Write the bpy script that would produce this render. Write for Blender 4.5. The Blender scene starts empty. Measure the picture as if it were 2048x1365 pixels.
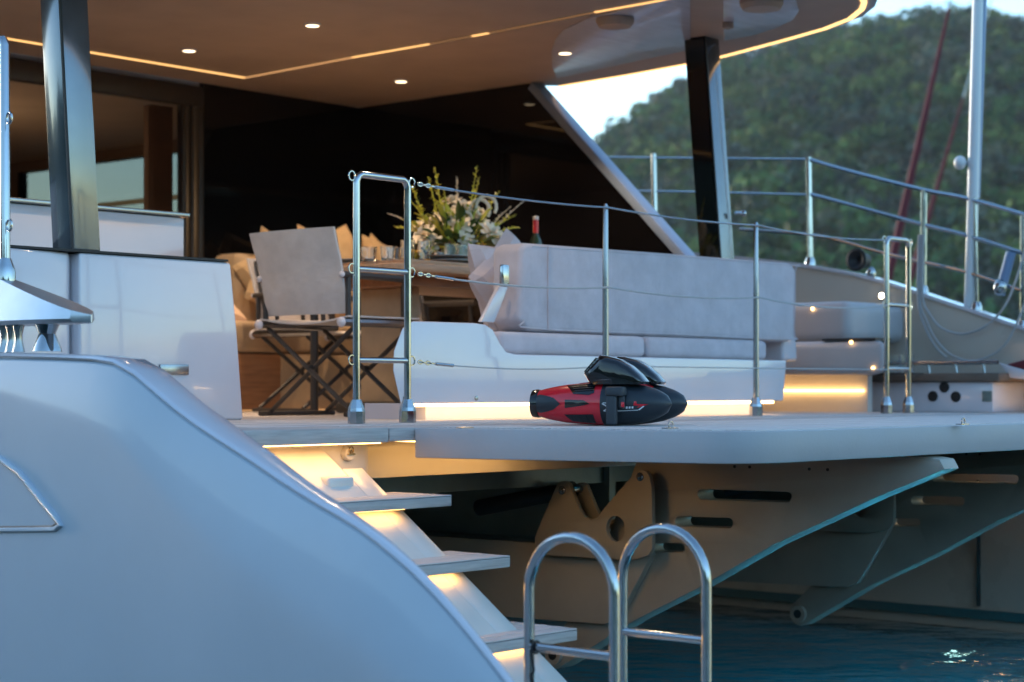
import bpy, bmesh, math, random
from mathutils import Vector, Matrix
from mathutils.geometry import tessellate_polygon
random.seed(7)
R_ = math.radians
S = bpy.context.scene
COL = S.collection

# ------------------------------------------------------------------ camera, sky, sun, exposure
H = 1.33                                   # eye height above the water
cd = bpy.data.cameras.new('camera'); cam = bpy.data.objects.new('camera', cd); COL.objects.link(cam)
cam.location = (0, 0, H); cam.rotation_euler = (R_(90), 0, 0)
cd.sensor_width = 36; cd.lens = 65.04; cd.shift_y = 97.5 / 2048
cd.clip_start = 0.05; cd.clip_end = 6000
cd.dof.use_dof = True; cd.dof.focus_distance = 6.8; cd.dof.aperture_fstop = 2.6
S.camera = cam

SUN_EL, SUN_AZ = 6.0, -50.0                  # low sun behind the hill, azimuth from +Y towards +X
world = bpy.data.worlds.new("World"); S.world = world; world.use_nodes = True
wn = world.node_tree; bg = wn.nodes['Background']
sky = wn.nodes.new('ShaderNodeTexSky'); sky.sky_type = 'NISHITA'; sky.sun_disc = False
sky.sun_elevation = R_(SUN_EL); sky.sun_rotation = R_(SUN_AZ)
sky.air_density = 1.0; sky.dust_density = 0.5; sky.ozone_density = 2.6
wn.links.new(sky.outputs[0], bg.inputs[0]); bg.inputs[1].default_value = 0.15
sl = bpy.data.lights.new('sun', 'SUN'); sl.energy = 0.5; sl.angle = R_(12); sl.color = (1, .95, .88)
so = bpy.data.objects.new('sun', sl); COL.objects.link(so)
so.rotation_euler = (R_(90 - SUN_EL), 0, R_(180 - SUN_AZ))
S.view_settings.view_transform = 'Standard'; S.view_settings.look = 'None'
S.view_settings.exposure = 2.48; S.view_settings.gamma = 1; S.view_settings.use_curve_mapping = False
S.render.engine = 'CYCLES'
S.cycles.use_denoising = True
S.cycles.max_bounces = 10; S.cycles.transmission_bounces = 8; S.cycles.transparent_max_bounces = 12
S.cycles.caustics_reflective = False; S.cycles.caustics_refractive = False
S.cycles.sample_clamp_indirect = 6

# ------------------------------------------------------------------ survey helpers
F = 3700.0
CA, SA = .6606, .7507
TH = math.atan2(SA, CA)
RB = Matrix.Rotation(TH, 4, 'Z')           # boat frame: x = athwartships, y = forward, z = up from the water
def pa(px, py, a):
    u = (px - 1024) / F; d = a / (CA * u + SA)
    return (a, d * (CA - SA * u), H - (py - 780) * d / F)
def pb(px, py, b):
    u = (px - 1024) / F; d = b / (CA - SA * u)
    return (d * (CA * u + SA), b, H - (py - 780) * d / F)
def pz(px, py, z):
    u = (px - 1024) / F; d = (H - z) * F / (py - 780)
    return (d * (CA * u + SA), d * (CA - SA * u), z)
def bz(px, py, a): p = pa(px, py, a); return (p[1], p[2])
def Z(r): return H + r
D = Z(-.128)                                # deck level

# ------------------------------------------------------------------ materials
def mat(name, col, rough=.5, metal=0., var=.0, scale=6., bump=0., bscale=60., coat=0., spec=.5, emit=None, estr=0., stretch=None, rvar=0., trans=0., ior=1.45, alpha=1., vcol=None):
    m = bpy.data.materials.new(name); m.use_nodes = True; nt = m.node_tree; p = nt.nodes['Principled BSDF']
    p.inputs['Base Color'].default_value = (*col, 1); p.inputs['Roughness'].default_value = rough; p.inputs['Metallic'].default_value = metal
    p.inputs['Coat Weight'].default_value = coat; p.inputs['Specular IOR Level'].default_value = spec; p.inputs['Coat Roughness'].default_value = .06
    p.inputs['IOR'].default_value = ior; p.inputs['Transmission Weight'].default_value = trans; p.inputs['Alpha'].default_value = alpha
    if emit: p.inputs['Emission Color'].default_value = (*emit, 1); p.inputs['Emission Strength'].default_value = estr
    tc = nt.nodes.new('ShaderNodeTexCoord'); src = tc.outputs['Object']
    if stretch:
        mp = nt.nodes.new('ShaderNodeMapping'); mp.inputs['Scale'].default_value = stretch
        nt.links.new(src, mp.inputs[0]); src = mp.outputs[0]
    if var or rvar:
        n = nt.nodes.new('ShaderNodeTexNoise'); n.inputs['Scale'].default_value = scale; n.inputs['Detail'].default_value = 6; n.inputs['Roughness'].default_value = .6
        nt.links.new(src, n.inputs['Vector'])
        if var:
            r = nt.nodes.new('ShaderNodeMapRange'); r.inputs[1].default_value = .25; r.inputs[2].default_value = .75
            r.inputs[3].default_value = 1 - var; r.inputs[4].default_value = 1 + var
            nt.links.new(n.outputs[0], r.inputs[0])
            mx = nt.nodes.new('ShaderNodeVectorMath'); mx.operation = 'SCALE'; mx.inputs[0].default_value = col
            nt.links.new(r.outputs[0], mx.inputs['Scale']); nt.links.new(mx.outputs[0], p.inputs['Base Color'])
        if rvar:
            r2 = nt.nodes.new('ShaderNodeMapRange'); r2.inputs[1].default_value = .3; r2.inputs[2].default_value = .7
            r2.inputs[3].default_value = max(.01, rough - rvar); r2.inputs[4].default_value = rough + rvar
            nt.links.new(n.outputs[0], r2.inputs[0]); nt.links.new(r2.outputs[0], p.inputs['Roughness'])
    if vcol:
        at = nt.nodes.new('ShaderNodeAttribute'); at.attribute_name = vcol
        nt.links.new(at.outputs['Color'], p.inputs['Base Color'])
    if bump:
        n2 = nt.nodes.new('ShaderNodeTexNoise'); n2.inputs['Scale'].default_value = bscale; n2.inputs['Detail'].default_value = 4
        nt.links.new(src, n2.inputs['Vector'])
        b = nt.nodes.new('ShaderNodeBump'); b.inputs['Strength'].default_value = bump; b.inputs['Distance'].default_value = .01
        nt.links.new(n2.outputs[0], b.inputs['Height']); nt.links.new(b.outputs[0], p.inputs['Normal'])
    return m
def fabric(name, col, sc=260., var=.12):
    m = mat(name, col, .9, 0, var, 9, 0); nt = m.node_tree; p = nt.nodes['Principled BSDF']
    p.inputs['Sheen Weight'].default_value = .15
    tc = nt.nodes.new('ShaderNodeTexCoord'); bs = []
    n = nt.nodes.new('ShaderNodeTexNoise'); n.inputs['Scale'].default_value = 420; n.inputs['Detail'].default_value = 2; nt.links.new(tc.outputs['Object'], n.inputs['Vector'])
    n3 = nt.nodes.new('ShaderNodeTexNoise'); n3.inputs['Scale'].default_value = 7; n3.inputs['Detail'].default_value = 3; nt.links.new(tc.outputs['Object'], n3.inputs['Vector'])
    a2 = nt.nodes.new('ShaderNodeMath'); a2.operation = 'MULTIPLY_ADD'; a2.inputs[1].default_value = 4; nt.links.new(n3.outputs[0], a2.inputs[0]); nt.links.new(n.outputs[0], a2.inputs[2])
    b = nt.nodes.new('ShaderNodeBump'); b.inputs['Strength'].default_value = .6; b.inputs['Distance'].default_value = .006
    nt.links.new(a2.outputs[0], b.inputs['Height']); nt.links.new(b.outputs[0], p.inputs['Normal'])
    return m
def glow(name, col, s):
    m = bpy.data.materials.new(name); m.use_nodes = True; nt = m.node_tree; nt.nodes.clear()
    o = nt.nodes.new('ShaderNodeOutputMaterial'); e = nt.nodes.new('ShaderNodeEmission'); e.inputs[0].default_value = (*col, 1); e.inputs[1].default_value = s
    nt.links.new(e.outputs[0], o.inputs[0]); return m

WARM = (1., .60, .24)
M = dict(
    gel=mat('white_gelcoat', (.60, .57, .60), .20, 0, .04, 2.5, .04, 14, .8, rvar=.06),
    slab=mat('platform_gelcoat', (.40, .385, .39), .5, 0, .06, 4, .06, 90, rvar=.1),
    hull=mat('hull_paint', (.45, .51, .58), .34, 0, .05, 1.6, 0, 9, .25),
    farhull=mat('far_hull_tan_shade', (.52, .46, .39), .3, 0, .05, 2.5, 0, 18, .3, rvar=.06),  # white gelcoat; its warm shade is put into the tan colour
    cream=mat('stair_gelcoat', (.62, .59, .54), .35, 0, .05, 5, .03, 30, .2),
    lift=mat('lift_paint', (.38, .355, .30), .48, 0, .10, 4, .08, 140, .0, rvar=.08),
    liftdark=mat('lift_recess', (.22, .33, .36), .28, 0, .15, 5),  # teal light off the water put into the recess colour
    teak=mat('bleached_teak', (.58, .53, .50), .65, 0, .22, 5, .2, 40, stretch=(1, 14, 14)),
    teakx=mat('bleached_teak_fore_aft', (.58, .53, .50), .65, 0, .22, 5, .2, 40, stretch=(14, 1, 14)),
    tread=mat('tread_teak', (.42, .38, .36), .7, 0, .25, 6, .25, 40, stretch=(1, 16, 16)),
    caulk=mat('deck_caulk', (.03, .03, .03), .7),
    steel=mat('polished_steel', (.38, .40, .41), .13, 1, .05, 8, .02, 30, rvar=.06),
    satin=mat('satin_steel', (.30, .31, .32), .25, 1, .08, 10),
    ceil=mat('ceiling_lining', (.36, .30, .255), .55, 0, .10, 3, .06, 220),
    panel=mat('ceiling_gloss_panel', (.50, .54, .64), .30, 0, .18, 4, .05, 7, .6, stretch=(1, 5, 1)),  # blue reflection on the panels put into their base colour
    fascia=mat('roof_fascia', (.40, .43, .48), .3),
    black=mat('black_glass', (.004, .004, .005), .035, 0, 0, 1, 0, 1, 0),
    pillar=mat('pillar_paint', (.15, .165, .18), .16, .7, .2, 3, .015, 12, .5, rvar=.05),
    strut=mat('strut_sky_blue', (.20, .29, .45), .3),  # white strut; blue sky light is put into its colour
    fab=fabric('grey_outdoor_fabric', (.54, .49, .52)),
    fabd=fabric('chair_sling_fabric', (.56, .52, .50)),
    tan=fabric('tan_cushion_fabric', (.50, .36, .22)),
    pil=fabric('sand_pillow_fabric', (.55, .38, .20)),
    wood=mat('warm_cabinet_wood', (.30, .14, .06), .42, 0, .3, 5, .1, 30, stretch=(1, 8, 8)),
    table=mat('table_teak', (.52, .31, .18), .45, 0, .28, 6, .1, 30, stretch=(1, 10, 10)),
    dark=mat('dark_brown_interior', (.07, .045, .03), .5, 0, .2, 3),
    curtain=mat('brown_curtain', (.10, .05, .025), .8, 0, .2, 8),
    frame=mat('dark_chair_frame', (.035, .03, .027), .45, 0, .15, 12),
    rubber=mat('black_rubber', (.012, .012, .013), .55),
    red=mat('red_gloss', (.66, .012, .026), .22, 0, .08, 14, .02, 60, .5),
    nose=mat('scooter_dark_shell', (.014, .02, .026), .42, 0, .15, 20, .05, 220, .1),
    gloss=mat('scooter_gloss_black', (.006, .006, .007), .07, 0, 0, 1, 0, 1, .5),
    grip=mat('grip_grey', (.035, .04, .046), .55, 0, .1, 30),
    white=mat('white_print', (.7, .7, .7), .5),
    brass=mat('brass', (.65, .45, .2), .2, 1),
    led=glow('led_strip_glow', (1., .52, .18), .30),
    leddim=glow('led_strip_dim', (1., .50, .20), .13),
    ledfaint=glow('led_strip_faint', (1., .5, .2), .045), ledbench=glow('bench_led_glow', (1., .56, .20), 1.5),
    ledhull=glow('hull_led_glow', (1., .62, .28), 5.),
    ledrim=glow('roof_rim_glow', (1., .54, .20), .48),
    ledhot=glow('led_plinth_glow', (1., .60, .24), 2.8),
    ledstep=glow('step_led_glow', (1., .50, .14), 1.6), ledland=glow('landing_led_glow', (1., .52, .16), 2.2), ledbeam=glow('beam_led_glow', (1., .52, .15), 2.2),
    lamp=glow('downlight_glow', (1., .74, .46), .8),
    spot=glow('spot_glow', (1., .82, .52), 5.0),
    aqua=glow('underwater_lamp_glow', (.55, 1., .95), 1.2),
    glass=mat('clear_glass', (.95, .97, .97), .02, 0, trans=1., ior=1.45),
    tint=mat('tinted_glass', (.085, .096, .095), .02, 0, trans=1., ior=1.05),
    leaf=mat('leaf_green', (.06, .11, .025), .5, 0, .3, 30),
    lime=mat('lime_leaf', (.55, .56, .08), .5, 0, .3, 30),
    petal=mat('cream_petal', (.84, .76, .62), .6, 0, .12, 40),
    yellow=mat('lemon_yellow', (.75, .38, .02), .4),
    bottle=mat('bottle_green', (.02, .05, .03), .08, coat=.5),
    ceramic=mat('grey_ceramic', (.30, .33, .34), .25),
    rope=mat('white_rope', (.40, .40, .40), .8, 0, .1, 60),
    redsail=mat('red_sail_cover', (.13, .012, .018), .7, 0, .25, 4),
    bark=mat('trunk_bark', (.08, .06, .045), .9),
    pole=mat('white_pole_paint', (.66, .68, .68), .3),
)

# ------------------------------------------------------------------ mesh builder
class MB:
    def __init__(s): s.v = []; s.f = []
    def add(s, vs, fs):
        o = len(s.v); s.v += [tuple(v) for v in vs]; s.f += [tuple(i + o for i in f) for f in fs]; return s
    def box(s, x0, x1, y0, y1, z0, z1):
        return s.add([(x0, y0, z0), (x1, y0, z0), (x1, y1, z0), (x0, y1, z0), (x0, y0, z1), (x1, y0, z1), (x1, y1, z1), (x0, y1, z1)],
                     [(0, 3, 2, 1), (4, 5, 6, 7), (0, 1, 5, 4), (1, 2, 6, 5), (2, 3, 7, 6), (3, 0, 4, 7)])
    def prism(s, ax, lo, hi, outer, holes=()):
        """polygon in the plane across axis ax ('a': (b,z), 'b': (a,z), 'z': (a,b)) pulled from lo to hi"""
        def P(p, t): return {'a': (t, p[0], p[1]), 'b': (p[0], t, p[1]), 'z': (p[0], p[1], t)}[ax]
        loops = [list(outer)] + [list(h) for h in holes]
        flat = [p for l in loops for p in l]; n = len(flat)
        if len(loops) == 1: tris = [tuple(range(n))]
        else: tris = tessellate_polygon([[Vector((p[0], p[1], 0)) for p in l] for l in loops])
        vs = [P(p, lo) for p in flat] + [P(p, hi) for p in flat]
        fs = [tuple(t) for t in tris] + [tuple(i + n for i in reversed(t)) for t in tris]
        o = 0
        for l in loops:
            m = len(l)
            for i in range(m):
                j = (i + 1) % m; fs.append((o + i, o + j, o + j + n, o + i + n))
            o += m
        return s.add(vs, fs)
    def tube(s, pts, r, seg=10, closed=False, cap=True):
        pts = [Vector(p) for p in pts]; n = len(pts); rs = r if isinstance(r, (list, tuple)) else [r] * n
        T = []
        for i in range(n):
            a = pts[(i - 1) % n] if (closed or i) else pts[0]; b = pts[(i + 1) % n] if (closed or i < n - 1) else pts[-1]
            t = (b - a); T.append(t.normalized() if t.length > 1e-9 else Vector((0, 0, 1)))
        up = Vector((0, 0, 1)) if abs(T[0].z) < .9 else Vector((1, 0, 0))
        N = (up - T[0] * up.dot(T[0])).normalized(); vs = []; fs = []
        for i in range(n):
            if i:
                N = (N - T[i] * N.dot(T[i]))
                N = N.normalized() if N.length > 1e-6 else T[i].orthogonal().normalized()
            Bn = T[i].cross(N)
            for k in range(seg):
                g = 2 * math.pi * k / seg
                vs.append(pts[i] + (N * math.cos(g) + Bn * math.sin(g)) * rs[i])
        for i in range(n if closed else n - 1):
            j = (i + 1) % n
            for k in range(seg):
                l = (k + 1) % seg; fs.append((i * seg + k, i * seg + l, j * seg + l, j * seg + k))
        if cap and not closed: fs += [tuple(range(seg - 1, -1, -1)), tuple((n - 1) * seg + k for k in range(seg))]
        return s.add(vs, fs)
    def lathe(s, c, prof, ax='z', seg=20):
        """prof: (radius, offset along axis)"""
        vs = []; fs = []; n = len(prof)
        for r, h in prof:
            for k in range(seg):
                g = 2 * math.pi * k / seg; x, y = max(r, 1e-4) * math.cos(g), max(r, 1e-4) * math.sin(g)
                q = {'z': (x, y, h), 'a': (h, x, y), 'b': (y, h, x)}[ax]
                vs.append((c[0] + q[0], c[1] + q[1], c[2] + q[2]))
        for i in range(n - 1):
            for k in range(seg):
                l = (k + 1) % seg; fs.append((i * seg + k, i * seg + l, (i + 1) * seg + l, (i + 1) * seg + k))
        fs += [tuple(range(seg - 1, -1, -1)), tuple((n - 1) * seg + k for k in range(seg))]
        return s.add(vs, fs)
    def ell(s, c, rx, ry, rz, seg=14, rings=8, e=1.):
        prof = [(math.cos(t), math.sin(t)) for t in [(-.5 + i / rings) * math.pi for i in range(rings + 1)]]
        k0 = len(s.v); s.lathe((0, 0, 0), prof, 'z', seg)
        for i in range(k0, len(s.v)):
            x, y, z = s.v[i]; sg = lambda q: math.copysign(abs(q) ** e, q)
            s.v[i] = (c[0] + sg(x) * rx, c[1] + sg(y) * ry, c[2] + sg(z) * rz)
        return s
    def loft(s, secs, closed=True, cap=True):
        n = len(secs[0]); vs = [p for q in secs for p in q]; fs = []
        for i in range(len(secs) - 1):
            for k in range(n if closed else n - 1):
                l = (k + 1) % n; fs.append((i * n + k, i * n + l, (i + 1) * n + l, (i + 1) * n + k))
        if cap and closed: fs += [tuple(range(n - 1, -1, -1)), tuple((len(secs) - 1) * n + k for k in range(n))]
        return s.add(vs, fs)
    def xf(s, m):
        s.v = [tuple(m @ Vector(v)) for v in s.v]; return s

MW = {}
def link(o): COL.objects.link(o); return o
def tags(o, **k):
    for a, b in k.items():
        if b is not None: o[a] = b
    return o
def thing(name, label, cat, loc=(0, 0, 0), rot=0., group=None, wld=False):
    o = link(bpy.data.objects.new(name, None)); o.empty_display_size = .2
    m = Matrix.Translation(loc) @ Matrix.Rotation(rot, 4, 'Z')
    if not wld: m = RB @ m
    o.location = m.to_translation(); o.rotation_euler = (0, 0, m.to_euler().z); MW[o] = m
    return tags(o, label=label, category=cat, group=group)
def mesh(name, mb, m, bevel=0., seg=2, smooth=True, angle=32.):
    bm = bmesh.new(); vs = [bm.verts.new(v) for v in mb.v]
    for f in mb.f:
        try: bm.faces.new([vs[i] for i in f])
        except ValueError: pass
    bmesh.ops.remove_doubles(bm, verts=bm.verts, dist=1e-5)
    bmesh.ops.recalc_face_normals(bm, faces=bm.faces)
    if bevel:
        es = [e for e in bm.edges if len(e.link_faces) == 2 and e.calc_face_angle(0) > R_(30)]
        bmesh.ops.bevel(bm, geom=es, offset=bevel, segments=seg, profile=.5, affect='EDGES', clamp_overlap=True)
    if smooth:
        for f in bm.faces: f.smooth = True
        for e in bm.edges:
            e.smooth = not (len(e.link_faces) == 2 and e.calc_face_angle(0) > R_(angle))
    me = bpy.data.meshes.new(name); bm.to_mesh(me); bm.free(); me.materials.append(m); return me
def part(name, mb, m, parent, local=False, bevel=0., seg=2, label=None, kind=None, **kw):
    root = MW[parent]
    if not local: mb.xf(root.inverted() @ RB)
    o = link(bpy.data.objects.new(name, mesh(name, mb, m, bevel, seg, **kw))); o.parent = parent; MW[o] = root
    return tags(o, label=label, kind=kind)
def struct(name, mb, m, kind='structure', **kw):
    o = link(bpy.data.objects.new(name, mesh(name, mb, m, **kw))); o['kind'] = kind; return o
def kids(o): return [c for c in bpy.data.objects if c.parent is o]
def copy_tree(o, parent=None):
    ch = kids(o); c = link(o.copy()); MW[c] = MW.get(o, Matrix())
    if parent is not None: c.parent = parent
    for k in ch: copy_tree(k, c)
    return c
def place(o, loc, rot=0.):
    m = RB @ Matrix.Translation(loc) @ Matrix.Rotation(rot, 4, 'Z')
    o.location = m.to_translation(); o.rotation_euler = (0, 0, m.to_euler().z); MW[o] = m
def arc(c, r, a0, a1, n, f=lambda x, y: (x, y)):
    return [f(c[0] + r * math.cos(R_(a0 + (a1 - a0) * i / n)), c[1] + r * math.sin(R_(a0 + (a1 - a0) * i / n))) for i in range(n + 1)]
def rrect(x0, x1, y0, y1, r, n=4):
    return arc((x1 - r, y0 + r), r, -90, 0, n) + arc((x1 - r, y1 - r), r, 0, 90, n) + arc((x0 + r, y1 - r), r, 90, 180, n) + arc((x0 + r, y0 + r), r, 180, 270, n)
def lerp(a, b, t): return tuple(x + (y - x) * t for x, y in zip(a, b))
def interp(tab, x):
    if x <= tab[0][0]: return tab[0][1]
    for (x0, y0), (x1, y1) in zip(tab, tab[1:]):
        if x <= x1:
            return y0 + (y1 - y0) * (x - x0) / (x1 - x0)
    return tab[-1][1]
def light(name, typ, loc, energy, col, parent=None, size=.05, spot=None, aim=None):
    l = bpy.data.lights.new(name, typ); l.energy = energy; l.color = col
    if typ in ('POINT', 'SPOT'): l.shadow_soft_size = size
    if spot: l.spot_size = R_(spot); l.spot_blend = .6
    o = link(bpy.data.objects.new(name, l)); o.location = RB @ Vector(loc)
    if aim: o.rotation_euler = (RB @ Vector(aim) - o.location).to_track_quat('-Z', 'Y').to_euler()
    return o

# ------------------------------------------------------------------ water, seabed, hillside
def water_material():
    m = mat('sea_water', (.75, .95, .95), .03, trans=1., ior=1.333); nt = m.node_tree; p = nt.nodes['Principled BSDF']
    tc = nt.nodes.new('ShaderNodeTexCoord'); ns = []
    for sc, st in ((1.6, (1, 1.5, 1)), (5.5, (1, 1.3, 1)), (17, (1, 1, 1))):
        mp = nt.nodes.new('ShaderNodeMapping'); mp.inputs['Scale'].default_value = st; mp.inputs['Rotation'].default_value = (0, 0, sc)
        n = nt.nodes.new('ShaderNodeTexNoise'); n.inputs['Scale'].default_value = sc; n.inputs['Detail'].default_value = 3
        nt.links.new(tc.outputs['Object'], mp.inputs[0]); nt.links.new(mp.outputs[0], n.inputs[0]); ns.append(n)
    last = None
    for n, w in zip(ns, (.10, .03, .006)):
        b = nt.nodes.new('ShaderNodeBump'); b.inputs['Strength'].default_value = 1; b.inputs['Distance'].default_value = w
        nt.links.new(n.outputs[0], b.inputs['Height'])
        if last: nt.links.new(last.outputs[0], b.inputs['Normal'])
        last = b
    nt.links.new(last.outputs[0], p.inputs['Normal']); return m
w = MB(); w.add([(-3000, -500, 0), (3000, -500, 0), (3000, 4000, 0), (-3000, 4000, 0)], [(0, 1, 2, 3)])
struct('water', w, water_material())
w = MB(); w.add([(-3000, -500, -1.7), (3000, -500, -1.7), (3000, 4000, -1.7), (-3000, 4000, -1.7)], [(0, 1, 2, 3)])
struct('seabed', w, mat('sea_floor_sand', (.05, .38, .48), .9, 0, .6, 2.6))

RIDGE = [(-400, 0), (820, 0), (960, 12), (1060, 36), (1140, 52), (1200, 64), (1260, 70), (1330, 76), (1390, 80), (1450, 84), (1530, 88.5), (1640, 92.5), (1730, 95.5), (1880, 98), (1980, 96.5), (2048, 95), (2300, 84), (2800, 62), (3600, 30), (4600, 5)]
def hill_z(X, Y):
    t = max(0., min(1., (Y - 170) / 330)); t = t * t * (3 - 2 * t) * .35 + .65 * t
    px = 1024 + F * X / max(Y, 60) * (Y / 500) ** .25
    fall = 1 if Y < 500 else max(0, 1 - (Y - 500) / 500)
    return interp(RIDGE, px) * t * fall * 1.03 - 1.5
def build_hill():
    nx, ny = 90, 60; g = MB(); vs = []
    for j in range(ny):
        Y = 165 + 700 * (j / (ny - 1)) ** 1.3
        for i in range(nx):
            X = -150 + 620 * i / (nx - 1); vs.append((X * (.4 + .6 * Y / 500), Y, hill_z(X * (.4 + .6 * Y / 500), Y)))
    fs = [(j * nx + i, j * nx + i + 1, (j + 1) * nx + i + 1, (j + 1) * nx + i) for j in range(ny - 1) for i in range(nx - 1)]
    g.add(vs, fs); return struct('hillside', g, mat('hill_soil', (.035, .045, .022), .95, 0, .3, .05))
build_hill()
def build_shore():
    # wooded shore on the other side of the anchorage, behind the camera
    rnd = random.Random(21); g = MB(); n = 150; rows = []
    hs = [0.] * (n + 1)
    for k, amp in ((3, 9.), (7, 5.), (17, 3.), (41, 1.8)):
        ph = rnd.uniform(0, 6); hs = [h + amp * math.sin(k * 6.283 * i / n + ph) for i, h in enumerate(hs)]
    for r, f in ((150, -.06), (165, .12), (185, .45), (205, .8), (225, 1.), (255, .9), (290, -.06)):
        rows.append([(r * math.sin(R_(112 + 196 * i / n)), r * math.cos(R_(112 + 196 * i / n)), f * (34 + hs[i] + rnd.uniform(-1.5, 1.5)) * min(1, i / 8, (n - i) / 8)) for i in range(n + 1)])
    vs = [p for q in rows for p in q]; N = n + 1
    g.add(vs, [(j * N + i, j * N + i + 1, (j + 1) * N + i + 1, (j + 1) * N + i) for j in range(len(rows) - 1) for i in range(n)])
    struct('shore', g, mat('shore_woods', (.04, .06, .03), .95, 0, .5, .08))
build_shore()
def build_forest():
    rnd = random.Random(3); vs = []; fs = []; cols = []
    pal = [(.030, .060, .022), (.040, .075, .024), (.055, .085, .026), (.028, .048, .030), (.060, .066, .040), (.048, .058, .042), (.075, .10, .03)]
    Y = 172.
    while Y < 520:
        step = 3.6 + Y * .004
        X = Y * -.02
        while X < Y * .36:
            x, y = X + rnd.uniform(-1.8, 1.8), Y + rnd.uniform(-1.8, 1.8)
            r = rnd.uniform(1.6, 3.4) * (1.25 if rnd.random() < .15 else 1); zc = hill_z(x, y) + r * rnd.uniform(.5, 1.3)
            if hill_z(x, y) > -1:
                tone = rnd.uniform(.9, 2.0); c = rnd.choice(pal); c = tuple(q * tone for q in c)
                nl = 120
                lobes = [(rnd.gauss(0, .45), rnd.gauss(0, .45), rnd.gauss(.1, .35), rnd.uniform(.4, .7)) for _ in range(5)]
                for k in range(nl):
                    lx, ly, lz, lr = lobes[k % 5]
                    d = Vector((rnd.gauss(0, 1), rnd.gauss(0, 1), rnd.gauss(.25, 1))).normalized()
                    p = Vector((x, y, zc)) + Vector((lx, ly, lz * .9)) * r + d * (lr * r)
                    n = (d + Vector((rnd.gauss(0, .5), rnd.gauss(0, .5), rnd.gauss(0, .5)))).normalized()
                    u = n.orthogonal().normalized(); v = n.cross(u); s = r * rnd.uniform(.13, .27)
                    o = len(vs)
                    vs += [p - u * s, p - v * s * .7, p + u * s, p + v * s * .7]; fs.append((o, o + 1, o + 2, o + 3))
                    lt = rnd.uniform(.8, 1.2); cols.append(tuple(q * lt for q in c))
            X += step
        Y += step
    me = bpy.data.meshes.new('forest'); me.from_pydata([tuple(v) for v in vs], [], fs)
    ca = me.color_attributes.new('tone', 'FLOAT_COLOR', 'CORNER')
    buf = []
    for c in cols: buf += [c[0], c[1], c[2], 1.] * 4
    ca.data.foreach_set('color', buf)
    me.materials.append(mat('forest_leaves', (.05, .08, .03), .8, vcol='tone', spec=.15))
    o = link(bpy.data.objects.new('forest', me)); o['kind'] = 'stuff'
build_forest()

# evening haze over the bay: one even volume round everything
def build_haze():
    g = MB(); g.box(-700, 900, -300, 1100, -2.8, 118)
    m = bpy.data.materials.new('haze'); m.use_nodes = True; nt = m.node_tree; nt.nodes.clear()
    o = nt.nodes.new('ShaderNodeOutputMaterial'); v = nt.nodes.new('ShaderNodeVolumePrincipled')
    v.inputs['Color'].default_value = (.90, .94, 1., 1); v.inputs['Density'].default_value = .00014; v.inputs['Anisotropy'].default_value = .2
    nt.links.new(v.outputs[0], o.inputs['Volume']); struct('haze', g, m, kind='stuff', smooth=False)
build_haze()

# ------------------------------------------------------------------ the catamaran
boat = thing('catamaran', 'large white sailing catamaran seen from its stern, warm lights on in the cockpit', 'catamaran', (6.4, 6.5, 0))
B = lambda name, mb, m, parent=boat, **k: part(name, mb, m, parent, **k)

# --- near hull: bulwark sweeping down aft, with flat cap and soft crease
TOP = [bz(px, py, 3.30) for px, py in ((1090, 1460), (1020, 1365), (975, 1306), (930, 1250), (880, 1192), (830, 1140), (780, 1096), (735, 1060), (690, 1030), (640, 1003), (570, 960), (500, 912), (400, 848), (340, 804), (295, 764), (262, 735), (235, 718), (190, 711), (120, 708), (0, 705))]
TOP = [(2.72, TOP[0][1] - .10)] + TOP + [(5.6, TOP[-1][1] + .01), (7.0, TOP[-1][1] + .02), (9.0, TOP[-1][1] + .03), (14.0, TOP[-1][1] + .05)]
CAPW = [(2.7, .020), (3.1, .022), (3.45, .045), (3.75, .085), (4.05, .12), (14, .12)]
CRE = [(2.7, .10), (3.2, .255), (3.6, .27), (3.95, .27), (4.4, .20), (5.05, .09), (5.6, .06), (14, .06)]
def hull_section(b, zt):
    dz = interp(CRE, b); low = Z(-1.9)
    outer = 3.30; zt -= .018; iw = 3.30 + interp(CAPW, b)
    zc = zt - dz
    return [(iw + .20, b, low), (iw + .08, b, zt - .30), (iw + .010, b, zt - .05), (iw, b, zt - .006), (iw - .004, b, zt), (outer + .008, b, zt), (outer, b, zt - .008), (outer - .006, b, zt - .03),
            (outer - .12 * dz - .010, b, zc + dz * .12), (outer - .12 * dz - .012, b, zc - .02), (outer - .12 * dz - .010, b, zc - .08), (outer + .0, b, Z(-.95) if zc - .12 > Z(-.95) else zc - .12), (outer + .22, b, low)]
def smooth_tab(tab, n=90):
    out = []
    for i in range(n + 1):
        x = tab[0][0] + (tab[-1][0] - tab[0][0]) * (i / n) ** 1.6
        out.append((x, sum(interp(tab, x + k * .022) for k in (-2, -1, 0, 1, 2)) / 5))
    return out
mb = MB(); mb.loft([hull_section(b, z) for b, z in smooth_tab(TOP)])
hull = B('hull', mb, M['hull'], angle=20)
hull['label'] = 'blue grey near hull with its bulwark sweeping down towards the stern'
def cap_section(b, z):
    z -= .018; k = 3.30 + interp(CAPW, b)
    return [(3.302, b, z + .001), (3.297, b, z + .008), (3.302, b, z + .015), (3.308, b, z + .018), (k - .007, b, z + .018), (k, b, z + .014), (k + .004, b, z + .006), (k, b, z + .001)]
mb = MB(); mb.loft([cap_section(b, z) for b, z in smooth_tab(TOP)]); B('bulwark_cap', mb, M['gel'], hull, angle=50)  # paler than the hull, standing for sky light on its top
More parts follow.
